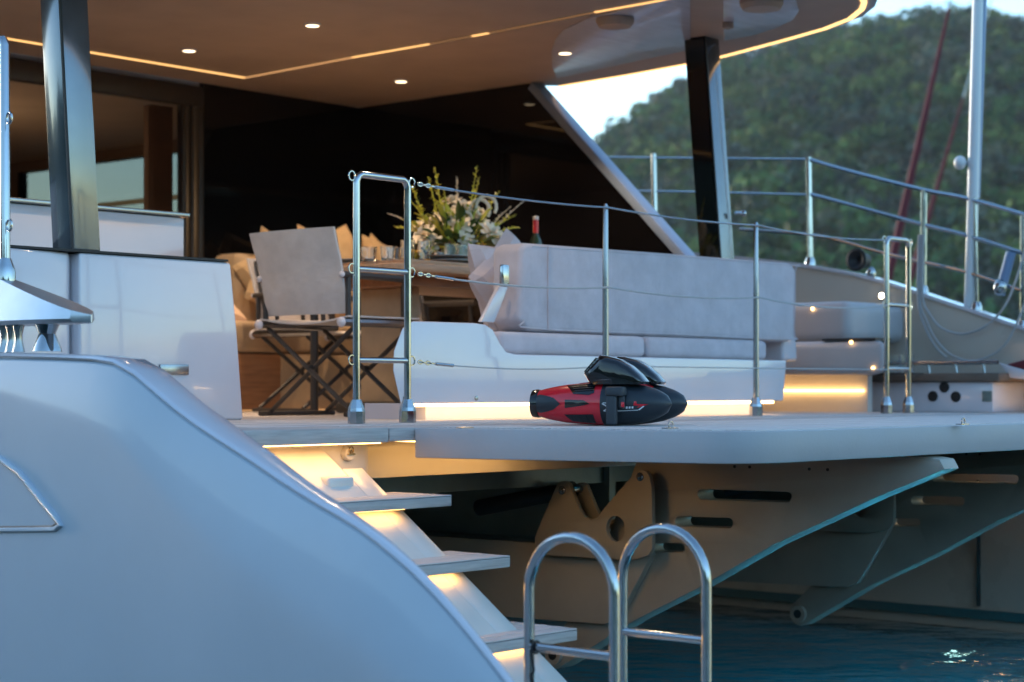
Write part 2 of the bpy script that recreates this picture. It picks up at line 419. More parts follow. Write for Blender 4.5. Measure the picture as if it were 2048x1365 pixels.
# flush hatch in the near hull, at the left of the frame
def on_hull(px, py, off=0.):
    p = pa(px, py, 3.30 - .03)
    return (p[0] - off, p[1], p[2])
rim = [(-170, 900), (-60, 897), (0, 916), (40, 945), (85, 1000), (116, 1038), (123, 1050), (112, 1058), (60, 1059), (-60, 1060), (-170, 1060)]
def inset(pts, k):
    c = (sum(p[0] for p in pts) / len(pts), sum(p[1] for p in pts) / len(pts)); return [(c[0] + (p[0] - c[0]) * k, c[1] + (p[1] - c[1]) * k) for p in pts]
def surf_a(b, z):
    zt = interp(TOP, b); s = hull_section(b, zt); pts = sorted([(q[2], q[0]) for q in s[6:]]); return interp(pts, z)
def hullpt(px, py, off):
    p = pa(px, py, 3.29); 
    for _ in range(4): p = pa(px, py, surf_a(p[1], p[2]))
    return (p[0] - off, p[1], p[2])
mb = MB(); mb.tube([hullpt(*q, .002) for q in rim], .010, 8, closed=True); wf = B('hull_hatch', mb, M['hull'])
mb = MB(); i1 = [hullpt(*q, .0025) for q in inset(rim, .965)]; i2 = [hullpt(*q, .0035) for q in inset(rim, .93)]
mb.tube([lerp(a_, b_, .5) for a_, b_ in zip(i1, i2)], .0065, 6, closed=True); B('gasket', mb, M['rubber'], wf)
# --- polished mooring fairlead on the cap
CZ = Z(.119)
mb = MB(); n = 22
secs = []
for t in [i / n for i in range(n + 1)]:
    y = 5.17 - .52 + 1.04 * t; q = abs(2 * t - 1); wd = .085 * (1 - q ** 3.2) ** .5 + .002; rise = .145 * (1 - q) ** 1.0 if q < 1 else 0
    z0 = CZ + .092; 
    secs.append([(3.36 - wd, y, z0 + .004), (3.36 - wd * .8, y, z0 - .008), (3.36 + wd * .8, y, z0 - .008), (3.36 + wd, y, z0 + .004), (3.36 + wd * .95, y, z0 + .016),
                 (3.36 + wd * (.95 - .70 * (1 - q)), y, z0 + .016 + rise), (3.36 - wd * (.95 - .70 * (1 - q)), y, z0 + .016 + rise), (3.36 - wd * .95, y, z0 + .016)])
mb.loft(secs); fl = B('fairlead', mb, mat('brushed_fairlead_steel', (.55, .56, .58), .34, .85, .06, 12), angle=25)
for y in (4.88, 5.46):
    mb = MB(); mb.lathe((3.36, y, CZ), [(.046, 0), (.044, .008), (.030, .045), (.026, .055), (.040, .088)], seg=16); B('post', mb, M['steel'], fl)
for y in (5.02, 5.06, 5.10):
    mb = MB(); mb.lathe((3.35, y, CZ), [(.020, 0), (.012, .035), (.012, .055), (.020, .088)], seg=10); B('roller', mb, M['satin'], fl)
p0 = pa(10, 545, 3.36)
mb = MB(); mb.tube([(3.36, p0[1], p0[2] - .02), (3.36, p0[1] + .003, Z(1.10)), (3.36, p0[1] + .012, Z(1.115)), (3.36, p0[1] + .05, Z(1.125)), (3.36, p0[1] + .8, Z(1.125))], .0165, 12); rp = B('rail_post', mb, M['steel'])
mb = MB(); mb.lathe((3.36, p0[1], p0[2] - .03), [(.034, 0), (.034, .03), (.028, .05), (.019, .075)], seg=16); B('socket', mb, M['steel'], rp)
for py in (238, 452):
    q = pa(14, py, 3.35); mb = MB(); mb.tube([(q[0] - .005, q[1] - .02 + .014 * math.cos(t), q[2] + .018 * math.sin(t)) for t in [k * math.pi / 5 for k in range(10)]], .004, 6, closed=True); B('rail_eye', mb, M['steel'], rp)

# --- stern steps: landing, riser wall, inclined base and treads
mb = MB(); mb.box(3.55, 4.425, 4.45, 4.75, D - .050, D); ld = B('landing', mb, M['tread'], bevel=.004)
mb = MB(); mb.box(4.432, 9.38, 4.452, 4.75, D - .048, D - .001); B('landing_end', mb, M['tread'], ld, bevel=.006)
mb = MB(); out = [(3.45, 4.60)] + [(4.44, 4.60)] + arc((4.44, 4.68), .08, -90, 0, 6)[1:] + [(4.52, 4.95), (3.45, 4.95)]
mb.prism('z', Z(-1.0), D - .052, out); B('riser_wall', mb, M['cream'])
mb = MB(); mb.prism('a', 3.45, 4.25, [(4.62, Z(-.18)), (4.22, Z(-.455)), (3.20, Z(-1.165)), (3.20, Z(-1.5)), (4.62, Z(-1.5))]); sb_ = B('stair_base', mb, M['cream'])
mb = MB(); mb.prism('a', 4.254, 4.35, [(4.50, Z(-.262)), (4.22, Z(-.458)), (3.20, Z(-1.168)), (3.20, Z(-1.5)), (4.50, Z(-1.5))]); B('stringer', mb, M['cream'], sb_, bevel=.006)
mb = MB(); mb.box(4.12, 4.24, 4.42, 4.55, Z(-.36), Z(-.285)); B('hinge_block', mb, M['cream'], sb_, bevel=.012, seg=3)
mb = MB(); mb.box(3.5, 4.5, 2.62, 3.41, Z(-1.26), Z(-1.19)); B('stern_platform', mb, M['gel'], bevel=.02)
for i, (zr, yf) in enumerate(((-.350, 4.22), (-.537, 3.96), (-.749, 3.68), (-.925, 3.40))):
    mb = MB(); mb.prism('z', Z(zr) - .037, Z(zr) - .006, [(3.58, yf), (4.485, yf)] + arc((4.485, yf + .015), .015, -90, 0, 3)[1:] + [(4.5, yf + .26), (3.58, yf + .26)])
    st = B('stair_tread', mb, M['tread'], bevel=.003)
    mb = MB(); k = 0; y = yf + .004
    while y < yf + .25:
        mb.box(3.6, 4.494, y, y + .0245, Z(zr) - .006, Z(zr) + random.uniform(-.0006, .0006)); y += .0305
    B('tread_slats', mb, M['teak'], st, kind='stuff')
    mb = MB(); mb.box(3.6, 4.492, yf + .004, yf + .256, Z(zr) - .0058, Z(zr) - .0035); B('caulk', mb, M['caulk'], st)
    mb = MB(); mb.box(3.62, 4.30, yf + .03, yf + .070, Z(zr) - .0405, Z(zr) - .0375); B('led_strip', mb, M['ledstep'], st)
for k in range(6):
    mb = MB(); mb.box(3.60 + .137 * k, 3.60 + .137 * k + .118, 4.465, 4.525, D - .0535, D - .0505); B('led_strip', mb, M['ledland'], ld)
mb = MB(); mb.box(4.60, 5.35, 4.50, 4.60, D - .0535, D - .0485); B('led_strip', mb, M['ledbeam'], ld)
# bell-shaped brass pull on the riser wall
bp = pb(692, 905, 4.60)
mb = MB(); mb.lathe((bp[0], 4.60, bp[2] - .004), [(.024, 0), (.026, -.012), (.022, -.022), (.0, -.024)], 'b', 18); bl = B('pull_boss', mb, M['cream'])
mb = MB(); mb.tube([(bp[0] + .0095 * math.sin(t) * (1 if t < 3 else 1), 4.573, bp[2] + .008 + .012 * math.cos(t)) for t in [-2.2 + 4.4 * k / 10 for k in range(11)]], .0025, 6); mb.box(bp[0] - .016, bp[0] + .016, 4.570, 4.576, bp[2] - .008, bp[2] - .003); B('pull_ring', mb, M['brass'], bl)
mb = MB(); mb.lathe((bp[0], 4.573, bp[2] - .004), [(.010, -.002), (.005, .006), (.002, .014)], 'z', 10); B('pull_tongue', mb, M['satin'], bl)

# --- cockpit deck and swim platform
def planks(x0, x1, y0, y1, z, along, wd=.055, gap=.005, parent=None):
    mb = MB(); rnd = random.Random(int(x0 * 100 + y0 * 77))
    if along == 'a':
        y = y0
        while y < y1 - .01: mb.box(x0, x1, y, min(y + wd, y1), z - .012, z + rnd.uniform(-.0006, .0004)); y += wd + gap
    else:
        x = x0
        while x < x1 - .01: mb.box(x, min(x + wd, x1), y0, y1, z - .012, z + rnd.uniform(-.0006, .0004)); x += wd + gap
    return B('deck_planks', mb, M['teak'] if along == 'a' else M['teakx'], parent, kind='stuff')
mb = MB(); mb.box(3.45, 10.1, 4.756, 9.30, D - .19, D - .012); dk = B('cockpit_deck', mb, M['gel'])
planks(3.6, 9.98, 4.775, 9.28, D, 'b', parent=dk)
PL = [(4.545, 4.445), (4.60, 4.20)] + [(4.785, 3.46)] + [(4.80, 3.40), (4.83, 3.34), (4.88, 3.30), (4.95, 3.272), (5.05, 3.26)] + [(9.25, 3.26), (9.35, 3.32), (9.38, 3.42), (9.38, 4.445)]
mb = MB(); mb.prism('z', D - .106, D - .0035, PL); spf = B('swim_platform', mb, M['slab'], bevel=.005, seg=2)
mb = MB(); y = 3.30
while y < 4.38:
    xl = 4.62 if y > 4.15 else 4.62 + (4.15 - y) / (4.15 - 3.46) * .20
    if y < 3.42: xl = 4.90
    mb.box(xl + .02, 9.30, y, y + .055, D - .011, D + random.uniform(-.0006, .0004)); y += .060
B('deck_planks', mb, M['teak'], spf, kind='stuff')
for px, py in ((930, 857), (1340, 858), (1925, 850)):
    q = pz(px, py, D); mb = MB(); mb.box(q[0] - .03, q[0] + .03, q[1] - .012, q[1] + .012, D, D + .004)
    o = B('pad_eye', mb, M['steel'], spf)
    if px > 1000:
        t0 = q; mb = MB(); mb.tube([(t0[0] + .012 * math.cos(t), t0[1] - .003, D + .012 + .012 * math.sin(t)) for t in [k * math.pi / 5 for k in range(10)]], .0028, 6, closed=True); B('pad_eye_ring', mb, M['steel'], spf)

# --- transom beam and platform lift gear
mb = MB(); mb.box(4.53, 9.3, 4.745, 4.754, Z(-.317), D - .0525); B('transom_beam', mb, M['cream'], bevel=.006)
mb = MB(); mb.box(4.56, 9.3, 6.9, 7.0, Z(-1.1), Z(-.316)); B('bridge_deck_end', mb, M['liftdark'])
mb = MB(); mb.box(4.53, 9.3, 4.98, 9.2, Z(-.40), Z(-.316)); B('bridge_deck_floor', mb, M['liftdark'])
def slot(p, q, h):
    (b0, z0), (b1, z1) = sorted((p, q)); r = h / 2; n = 6
    return [(b0 + r * math.cos(R_(t)), z0 + r * math.sin(R_(t))) for t in [90 + 180 * i / n for i in range(n + 1)]] + [(b1 + r * math.cos(R_(t)), z1 + r * math.sin(R_(t))) for t in [-90 + 180 * i / n for i in range(n + 1)]]
def lift_set(a):
    arm = MB()
    poly = [(4.50, Z(-.245)), (3.30, Z(-.240)), (3.235, Z(-.250)), (3.215, Z(-.285)), (3.50, Z(-.40)), (3.95, Z(-.60)), (4.30, Z(-.79)), (4.62, Z(-.945)), (4.98, Z(-1.155))]
    poly += [(5.035 + .062 * math.cos(R_(t)), Z(-1.12) + .062 * math.sin(R_(t))) for t in (-95, -60, -20, 20, 60)] + [(4.92, Z(-.93)), (4.80, Z(-.70)), (4.66, Z(-.42)), (4.60, Z(-.28))]
    hole = [(5.035 + .020 * math.cos(R_(t)), Z(-1.12) + .020 * math.sin(R_(t))) for t in range(0, 360, 30)]
    arm.prism('a', a, a + .11, poly, [slot((4.28, Z(-.415)), (3.88, Z(-.410)), .040), slot((4.39, Z(-.528)), (4.15, Z(-.522)), .040), slot((4.53, Z(-.640)), (4.38, Z(-.632)), .036), hole])
    o = B('lift_arm', arm, M['lift'], bevel=.004)
    for bb in (4.05, 4.12, 3.78, 3.70):
        mb = MB(); mb.lathe((a - .001, bb, Z(-.30)), [(.006, .002), (.006, -.003), (.0, -.004)], 'a', 8); B('bolt', mb, M['rubber'], o)
    mb = MB(); mb.lathe((a - .02, 5.035, Z(-1.12)), [(.042, 0), (.042, .02)], 'a', 18); B('pivot_bush', mb, M['lift'], o)
    mb = MB(); mb.lathe((a - .022, 5.035, Z(-1.12)), [(.022, 0), (.022, .01)], 'a', 14); B('pivot_pin', mb, M['rubber'], o)
    return o
lift_set(6.0); lift_set(7.9)
BR = [(1098, 1111), (1078, 1104), (1070, 1095), (1069, 1077), (1081, 1046), (1111, 976), (1116, 967), (1123, 963), (1131, 963), (1138, 968), (1150, 999), (1158, 1018), (1167, 1033), (1180, 1040), (1194, 1036), (1209, 1016), (1238, 982), (1271, 944), (1281, 940), (1292, 943), (1299, 954), (1303, 975), (1305, 1053), (1304, 1098), (1296, 1112), (1270, 1119), (1241, 1120)]
def bracket(da):
    a = 5.90; pts = [bz(x, y, a) for x, y in BR]; c = bz(1231, 1058, a)
    hole = [(c[0] + .048 * math.cos(R_(t)), c[1] + .052 * math.sin(R_(t))) for t in range(0, 360, 15)]
    mb = MB(); mb.prism('a', a + da, a + .022 + da, pts, [hole]); br = B('lift_bracket', mb, M['lift'], bevel=.0025)
    lug = [(x, y) for x, y in BR if x < 1215 and y < 1060]
    pl = [bz(x, y + 5, a) for x, y in lug[1:]] + [bz(1195, 1062, a), bz(1090, 1062, a)]
    mb = MB(); mb.prism('a', a + .115 + da, a + .135 + da, pl); B('inner_lug', mb, M['lift'], br, bevel=.002)
    for x, y, r in ((1125, 981, .018), (1281, 954, .017)):
        q = bz(x, y, a); mb = MB(); mb.lathe((a - .004 + da, *q), [(r, .003), (r, -.002), (r * .75, -.005)], 'a', 18); B('washer', mb, M['satin'], br)
        mb = MB(); mb.lathe((a - .009 + da, *q), [(r * .62, .003), (r * .62, -.006), (r * .4, -.009)], 'a', 6); B('bolt', mb, M['satin'], br)
    q = bz(1125, 981, a); mb = MB(); mb.lathe((a + da, *q), [(.017, .022), (.017, .115)], 'a', 14); B('pin', mb, M['satin'], br)
    mb = MB(); mb.tube([(a + .07 + da, q[0], q[1]), (a + .09 + da, q[0] + .55, q[1] - .10)], .036, 14); B('hydraulic_ram', mb, M['rubber'], br)
    return br
bracket(0); bracket(1.9)
def housing(a):
    mb = MB(); mb.prism('a', a, a + .04, [(6.2, Z(-.655)), (5.02, Z(-.650)), (4.52, Z(-.640)), (4.50, Z(-.665)), (4.64, Z(-.89)), (4.68, Z(-.94)), (4.74, Z(-.965)), (6.2, Z(-1.0))]); h = B('lift_housing', mb, M['lift'], bevel=.004)
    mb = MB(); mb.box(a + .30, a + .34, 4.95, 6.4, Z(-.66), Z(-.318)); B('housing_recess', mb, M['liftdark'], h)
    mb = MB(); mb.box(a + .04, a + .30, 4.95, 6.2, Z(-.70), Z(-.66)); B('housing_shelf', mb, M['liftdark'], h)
    return h
housing(5.96); housing(7.855)

# --- far hull
FT = [bz(px, py, 10.0) for px, py in ((1400, 512), (1590, 533), (1700, 551), (1790, 575), (1850, 596), (1945, 627), (2048, 662), (2200, 722))][::-1]
FT = [(2.6, FT[0][1] - .75), (3.2, FT[0][1] - .38)] + FT + [(9.0, FT[-1][1] + .03), (14, FT[-1][1] + .05)]
mb = MB(); mb.loft([[(10.0, b, z), (10.0, b, D - .15), (9.70, b, Z(-.34)), (9.55, b, Z(-.40)), (9.42, b, Z(-1.0)), (9.44, b, Z(-1.25) + .02 * max(0, 5.5 - b)), (9.6, b, Z(-1.9)), (10.9, b, Z(-1.9)), (11.2, b, Z(-.8)), (10.25, b, z - .02), (10.2, b, z)] for b, z in smooth_tab(FT, 60)])
fh = B('hull', mb, M['farhull'], angle=25, label='far hull with tan shaded inner bulwark')
mb = MB(); mb.loft([[(9.985, b, z + .004), (9.985, b, z + .024), (10.12, b, z + .024), (10.12, b, z + .004)] for b, z in smooth_tab(FT, 60)]); B('bulwark_cap', mb, M['gel'], fh)
mb = MB(); mb.box(9.405, 9.425, 4.83, 4.845, Z(-1.2), Z(-.5)); B('hull_seam', mb, M['rubber'], fh)
mb = MB(); mb.loft([[(9.425, b, Z(-1.22)), (9.405, b, Z(-1.22)), (9.405, b, Z(-1.27)), (9.425, b, Z(-1.27))] for b in (3.4, 6, 9)]); B('boot_stripe', mb, mat('boot_stripe_teal', (.03, .10, .11), .4), fh)
mb = MB(); mb.box(9.60, 9.63, 3.7, 5.0, Z(-.335), Z(-.325)); B('led_strip', mb, M['ledhull'], fh)
mb = MB(); mb.loft([[(9.432, b, -.02), (9.408, b, -.02), (9.425, b, -.30), (9.545, b, -.575), (9.60, b, -.575), (9.60, b, -.02)] for b in (2.62, 5, 8, 13.9)]); B('dark_underwater_skin', mb, M['rubber'], fh)  # black skin added below the waterline to darken the lamp-lit hull
# --- far side guard rail
def curve_pts(pts, a): return [pa(x, y, a) for x, y in pts]
def sm(pts, n=6):
    """Catmull-Rom through points"""
    P = [Vector(p) for p in pts]; P = [P[0] * 2 - P[1]] + P + [P[-1] * 2 - P[-2]]; out = []
    for i in range(1, len(P) - 2):
        for k in range(n):
            t = k / n; out.append(.5 * ((2 * P[i]) + (P[i + 1] - P[i - 1]) * t + (2 * P[i - 1] - 5 * P[i] + 4 * P[i + 1] - P[i + 2]) * t * t + (3 * P[i] - P[i - 1] - 3 * P[i + 1] + P[i + 2]) * t ** 3))
    return [tuple(q) for q in out] + [tuple(P[-2])]
gr_ = bpy.data.objects.new('guard_rail', None); link(gr_); gr_.parent = boat; MW[gr_] = MW[boat]
GA = 10.08
for top, bot, r in (((1307, 308), (1311, 520), .022), ((1617, 315), (1620, 528), .022), ((1848, 380), (1846, 585), .022), ((1950, 396), (1953, 618), .012), ((2046, 428), (2046, 655), .018)):
    p, q = pa(*top, GA), pa(*bot, GA); mb = MB(); mb.tube([q, (q[0], q[1], q[2] + .05), p], [r * .95, r * .9, r * .85], 10); B('stanchion', mb, M['steel'], gr_)
    mb = MB(); mb.lathe((q[0], q[1], q[2] - .02), [(.034, 0), (.034, .03), (.024, .06)], 'z', 12); B('stanchion_base', mb, M['steel'], gr_)
for pts, r in ((((1000, 312), (1307, 316), (1617, 319)), .007), (((1617, 319), (1687, 340), (1848, 381), (1931, 397), (2048, 430), (2200, 480)), .014),
               (((1000, 380), (1307, 383), (1617, 390)), .007), (((1617, 390), (1640, 394), (1842, 449), (1928, 470), (2048, 508), (2200, 560)), .013),
               (((1480, 459), (1617, 470), (1675, 481), (1752, 503), (1818, 519), (1928, 544), (2048, 584), (2200, 640)), .011)):
    mb = MB(); mb.tube(sm(curve_pts(pts, GA), 4), r, 8); B('rail', mb, M['steel'], gr_)
p, q = pa(1940, 618, 10.10), pa(1957, -60, 10.10)
mb = MB(); mb.tube([p, q], [.036, .032], 14); mp_ = B('pole', mb, M['pole'])
mb = MB(); c0, c1 = pa(1952, 396, 10.2), pa(1968, -60, 10.2); mb.tube([c0, c1], .024, 10); B('side_pole', mb, M['strut'], mp_)
q = pa(1920, 326, 10.06); mb = MB(); mb.ell(q, .038, .038, .042); B('pole_lamp', mb, M['pole'], mp_)
mb = MB(); q0 = pa(1940, 326, 10.10); mb.tube([q, q0], .012, 8); B('lamp_bracket', mb, M['satin'], mp_)
# black hailer and rod holder on the far rail
q = pa(1714, 520, 10.02); mb = MB(); mb.lathe(q, [(.045, .10), (.052, .05), (.070, .0), (.072, -.015), (.055, -.02), (.0, .02)], 'a', 18); hn = B('horn', mb, M['rubber'])
q2 = pa(1742, 548, 10.03); mb = MB(); mb.ell((q2[0], q2[1], q2[2]), .03, .03, .045); B('horn_foot', mb, M['steel'], hn)
p, q = pa(1999, 590, 10.05), pa(2022, 505, 10.05)
mb = MB(); mb.tube([p, q], .030, 12); rh = B('rod_holder', mb, M['strut'])
mb = MB(); mb.ell(pa(2000, 575, 10.02), .04, .04, .05); B('clamp', mb, M['steel'], rh)
for (x, y), m_ in (((1765, 592), 'spot'),):
    q = pa(x, y, 9.99); mb = MB(); mb.lathe((9.985, q[1], q[2]), [(.022, .01), (.022, -.006)], 'a', 14); cl = B('courtesy_light', mb, M['steel'])
    mb = MB(); mb.lathe((9.977, q[1], q[2]), [(.017, .0), (.012, -.008)], 'a', 14); B('lens', mb, M['spot'], cl)

# --- cockpit sides: wing wall, pillar, strut, dark glass
mb = MB(); mb.prism('b', 6.08, 6.60, [(4.335, D), (5.175, D), (5.14, Z(.25)), (5.105, Z(.535)), (5.095, Z(.540)), (4.335, Z(.540))]); wl = B('wing_wall', mb, M['gel'], bevel=.018, seg=4)
mb = MB(); mb.prism('z', D, Z(.5395), [(3.50, 6.02), (4.20, 6.085), (4.30, 6.105), (4.328, 6.13), (4.328, 6.60), (3.50, 6.60)]); B('wing_panel', mb, M['gel'], wl, bevel=.012, seg=3)
mb = MB(); mb.box(3.5, 5.085, 6.074, 6.60, Z(.5415), Z(.551)); B('capping', mb, M['rubber'], wl)
p, q = pb(318, 729, 6.08), pb(375, 750, 6.08); mb = MB(); mb.box(p[0], q[0], 6.070, 6.0795, q[2], p[2]); B('wall_plate', mb, M['satin'], wl, bevel=.002)
p = pb(148, 611, 6.08); mb = MB(); mb.box(p[0] - .02, p[0] + .006, 6.068, 6.082, p[2] - .006, p[2] + .006); B('latch', mb, M['rubber'], wl, bevel=.002)
def pillar(a, b, z0, rake):
    mb = MB(); z1 = Z(1.965); h = z1 - z0
    sec = lambda y, z: [(a, y, z), (a + .135, y, z), (a + .135, y + .135, z), (a, y + .135, z)]
    mb.loft([sec(b, z0), sec(b + rake * h, z1)]); pl = B('pillar', mb, M['pillar'], bevel=.006)
    mb = MB(); mb.loft([[(a - .003, b - .003 + rake * t * h, z0 + t * h), (a + .006, b - .003 + rake * t * h, z0 + t * h), (a + .006, b + .006 + rake * t * h, z0 + t * h), (a - .003, b + .006 + rake * t * h, z0 + t * h)] for t in (0, 1)]); B('pillar_seam', mb, M['rubber'], pl)
    return pl
pillar(4.317, 6.10, Z(.5515), .085)
rp_ = pillar(8.40, 5.79, D, .085)
h_ = Z(1.965) - D; mb = MB(); mb.loft([[(8.392, 5.795 + .085 * t * h_, D + t * h_), (8.397, 5.795 + .085 * t * h_, D + t * h_), (8.397, 5.925 + .085 * t * h_, D + t * h_), (8.392, 5.925 + .085 * t * h_, D + t * h_)] for t in (0, .999)]); B('pillar_face', mb, M['black'], rp_)
q = pb(1478, 428, 5.86); mb = MB(); mb.tube([(8.52, 5.85, q[2]), (q[0], 5.83, q[2])], .010, 8); mb.ell((q[0], 5.83, q[2]), .018, .018, .018); B('wire_bracket', mb, M['steel'], rp_)
ST0, ST1 = (8.95, 7.70, Z(1.94)), (8.95, 6.50, Z(.78))
mb = MB(); d_ = Vector(ST1) - Vector(ST0); nrm = Vector((0, d_.z, -d_.y)).normalized() * .027
mb.loft([[tuple(Vector(p) + nrm + Vector((-.03, 0, 0))), tuple(Vector(p) + nrm + Vector((.09, 0, 0))), tuple(Vector(p) - nrm + Vector((.09, 0, 0))), tuple(Vector(p) - nrm + Vector((-.03, 0, 0)))] for p in (ST0, ST1, tuple(Vector(ST1) + d_ * .3))]); B('strut', mb, M['strut'], bevel=.006)
mb = MB(); mb.prism('a', 8.955, 8.985, [(9.345, D), (6.55, D), (6.55, Z(.80)), (7.68, Z(1.90)), (7.75, Z(1.9695)), (9.345, Z(1.9695))]); B('side_glass', mb, M['black'])
# saloon bulkhead: dark glass right, open doorway left
mb = MB(); mb.box(7.58, 8.9545, 9.30, 9.34, D, Z(1.9695)); B('door_glass', mb, M['black'])
for a0, a1 in ((7.40, 7.43), (7.47, 7.49), (7.53, 7.57)):
    mb = MB(); mb.box(a0, a1, 9.28, 9.34, D, Z(1.9)); B('door_track', mb, M['frame'], bevel=.004)
mb = MB(); mb.box(4.0, 7.56, 9.27, 9.33, Z(1.80), Z(1.93)); B('door_header', mb, M['frame'], bevel=.01)
mb = MB(); n = 40; mb.loft([[(7.24 + .17 * i / n, 9.42 + .03 * math.sin(i * 1.25), z) for i in range(n + 1)] + [(7.24 + .17 * i / n, 9.45 + .03 * math.sin(i * 1.25), z) for i in range(n, -1, -1)] for z in (D, Z(1.8))]); B('curtain', mb, M['curtain'])
# saloon interior
mb = MB(); mb.box(4.0, 9.0, 9.35, 14.5, Z(1.93), Z(1.98)); B('saloon_ceiling', mb, M['ceil'])
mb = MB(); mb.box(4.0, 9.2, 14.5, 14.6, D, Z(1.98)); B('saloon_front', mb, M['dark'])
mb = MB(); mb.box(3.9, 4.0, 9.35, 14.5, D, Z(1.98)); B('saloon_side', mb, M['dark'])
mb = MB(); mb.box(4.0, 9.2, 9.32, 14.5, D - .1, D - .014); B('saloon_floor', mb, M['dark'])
wz0, wz1 = Z(1.20), Z(1.84)
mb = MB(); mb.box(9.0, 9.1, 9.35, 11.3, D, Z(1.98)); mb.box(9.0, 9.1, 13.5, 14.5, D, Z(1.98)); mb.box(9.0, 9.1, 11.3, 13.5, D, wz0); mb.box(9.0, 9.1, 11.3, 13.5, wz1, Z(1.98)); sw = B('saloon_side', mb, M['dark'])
mb = MB(); mb.box(9.04, 9.05, 11.3, 13.5, wz0, wz1); B('window_pane', mb, M['tint'], sw)
mb = MB(); mb.box(9.02, 9.035, 11.3, 13.5, wz0 + .27, wz0 + .31); B('window_blind_bar', mb, mat('blind_bar', (.35, .42, .38), .6), sw)

# --- hard-top roof
RZ = Z(1.97)
edge = [pz(px, py, RZ)[:2] for px, py in ((1112, 169), (1250, 146), (1385, 121), (1445, 107), (1560, 76), (1640, 53), (1690, 33), (1712, 15), (1716, 2))]
tail = [(8.02, 4.80), (7.8, 4.76), (6.9, 4.70), (5.8, 4.70), (4.6, 4.78), (4.0, 5.05), (3.6, 5.6), (3.5, 6.3)]
def offs(poly, d):
    out = []; n = len(poly)
    for i in range(n):
        a_, b_ = Vector(poly[max(i - 1, 0)]), Vector(poly[min(i + 1, n - 1)]); t = (b_ - a_).normalized(); out.append((poly[i][0] - t.y * d, poly[i][1] + t.x * d))
    return out
rim_line = edge + tail
outer = offs(rim_line, .10)
roofpoly = [(3.4, 9.34), (9.03, 9.34), (9.06, 7.9)] + outer
mb = MB(); mb.prism('z', RZ, RZ + .20, roofpoly); roof = B('roof', mb, M['fascia'], bevel=.01)
inner = offs(rim_line, .012)
mb = MB(); mb.prism('z', RZ - .010, RZ - .002, [(3.45, 9.298), (8.953, 9.298), (8.953, 7.8)] + inner); B('ceiling_lining', mb, M['ceil'], roof)
mb = MB(); o1 = offs(rim_line, .020); o2 = offs(rim_line, .045)
mb.loft([[(*p, RZ - .014), (*q, RZ - .014), (*q, RZ - .003), (*p, RZ - .003)] for p, q in zip(o1, o2)]); B('led_strip', mb, M['ledrim'], roof)
# long recessed led line round the inner ceiling panel
c0 = pz(490, 152, RZ)
def strip(p, q, m_, wdt=.022):
    d = (Vector(q[:2]) - Vector(p[:2])).normalized(); n_ = Vector((-d.y, d.x)) * wdt / 2; mb = MB()
    mb.loft([[(p[0] + n_.x, p[1] + n_.y, RZ - .016), (p[0] - n_.x, p[1] - n_.y, RZ - .016), (p[0] - n_.x, p[1] - n_.y, RZ - .011), (p[0] + n_.x, p[1] + n_.y, RZ - .011)] , [(q[0] + n_.x, q[1] + n_.y, RZ - .016), (q[0] - n_.x, q[1] - n_.y, RZ - .016), (q[0] - n_.x, q[1] - n_.y, RZ - .011), (q[0] + n_.x, q[1] + n_.y, RZ - .011)]])
    return B('led_strip', mb, m_, roof)
strip(c0, (3.8, c0[1], RZ), M['led'], .026)
for (x0, y0), (x1, y1), m_, w_ in (((490, 152), (705, 111), 'leddim', .018), ((705, 111), (860, 84), 'led', .016), ((860, 84), (945, 68), 'ledfaint', .010), ((945, 68), (978, 62), 'led', .020), ((978, 62), (1190, 20), 'ledfaint', .010), ((1190, 20), (1400, -18), 'led', .018)):
    strip(pz(x0, y0, RZ), pz(x1, y1, RZ), M[m_], w_)
for x, y in ((378, 96), (625, 45), (802, 158), (1130, 101)):
    q = pz(x, y, RZ); mb = MB(); mb.lathe((q[0], q[1], RZ - .012), [(.048, .002), (.046, -.006), (.040, -.008)], 'z', 22); dl = B('downlight', mb, M['gel'], roof)
    mb = MB(); mb.lathe((q[0], q[1], RZ - .021), [(.036, 0), (.036, .003)], 'z', 20); B('downlight_lens', mb, M['lamp'], roof)
    light('downlight_lamp', 'SPOT', (q[0], q[1], RZ - .03), 16, (1, .68, .42), size=.035, spot=115, aim=(q[0], q[1], 0))
for x, y in ((100, 20), (300, -120), (900, -160)):
    q = pz(x, y, RZ); light('downlight_lamp', 'SPOT', (q[0], q[1], RZ - .03), 8, (1, .70, .42), size=.035, spot=115, aim=(q[0], q[1], 0))
p1 = [pz(x, y, RZ)[:2] for x, y in ((1114, 152), (1104, 128), (1103, 98), (1110, 75), (1128, 54), (1180, 30), (1270, 8), (1380, -16), (1381, 94), (1250, 122))]
mb = MB(); mb.prism('z', RZ - .018, RZ - .0105, p1); B('gloss_panel', mb, M['panel'], roof, bevel=.004)
p2 = [pz(x, y, RZ)[:2] for x, y in ((1447, 76), (1446, -30), (1570, -30), (1592, -6), (1598, 16), (1586, 34), (1550, 52), (1500, 66))]
mb = MB(); mb.prism('z', RZ - .018, RZ - .0105, p2); B('gloss_panel', mb, M['panel'], roof, bevel=.004)
for x, y, r in ((1230, 38, .10), (1523, 2, .11)):
    q = pz(x, y, RZ - .02); mb = MB(); mb.lathe((q[0], q[1], RZ - .019), [(r, 0), (r, -.02), (r * .85, -.045), (r * .4, -.055), (0, -.056)], 'z', 22); B('dome_camera', mb, M['ceil'], roof)  # squashed dome camera housing, gives no light
q = pz(1456, 46, RZ - .02); mb = MB(); mb.lathe((q[0], q[1], RZ - .019), [(.03, 0), (.03, -.03), (.0, -.04)], 'z', 14); B('dome_camera', mb, M['ceil'], roof)

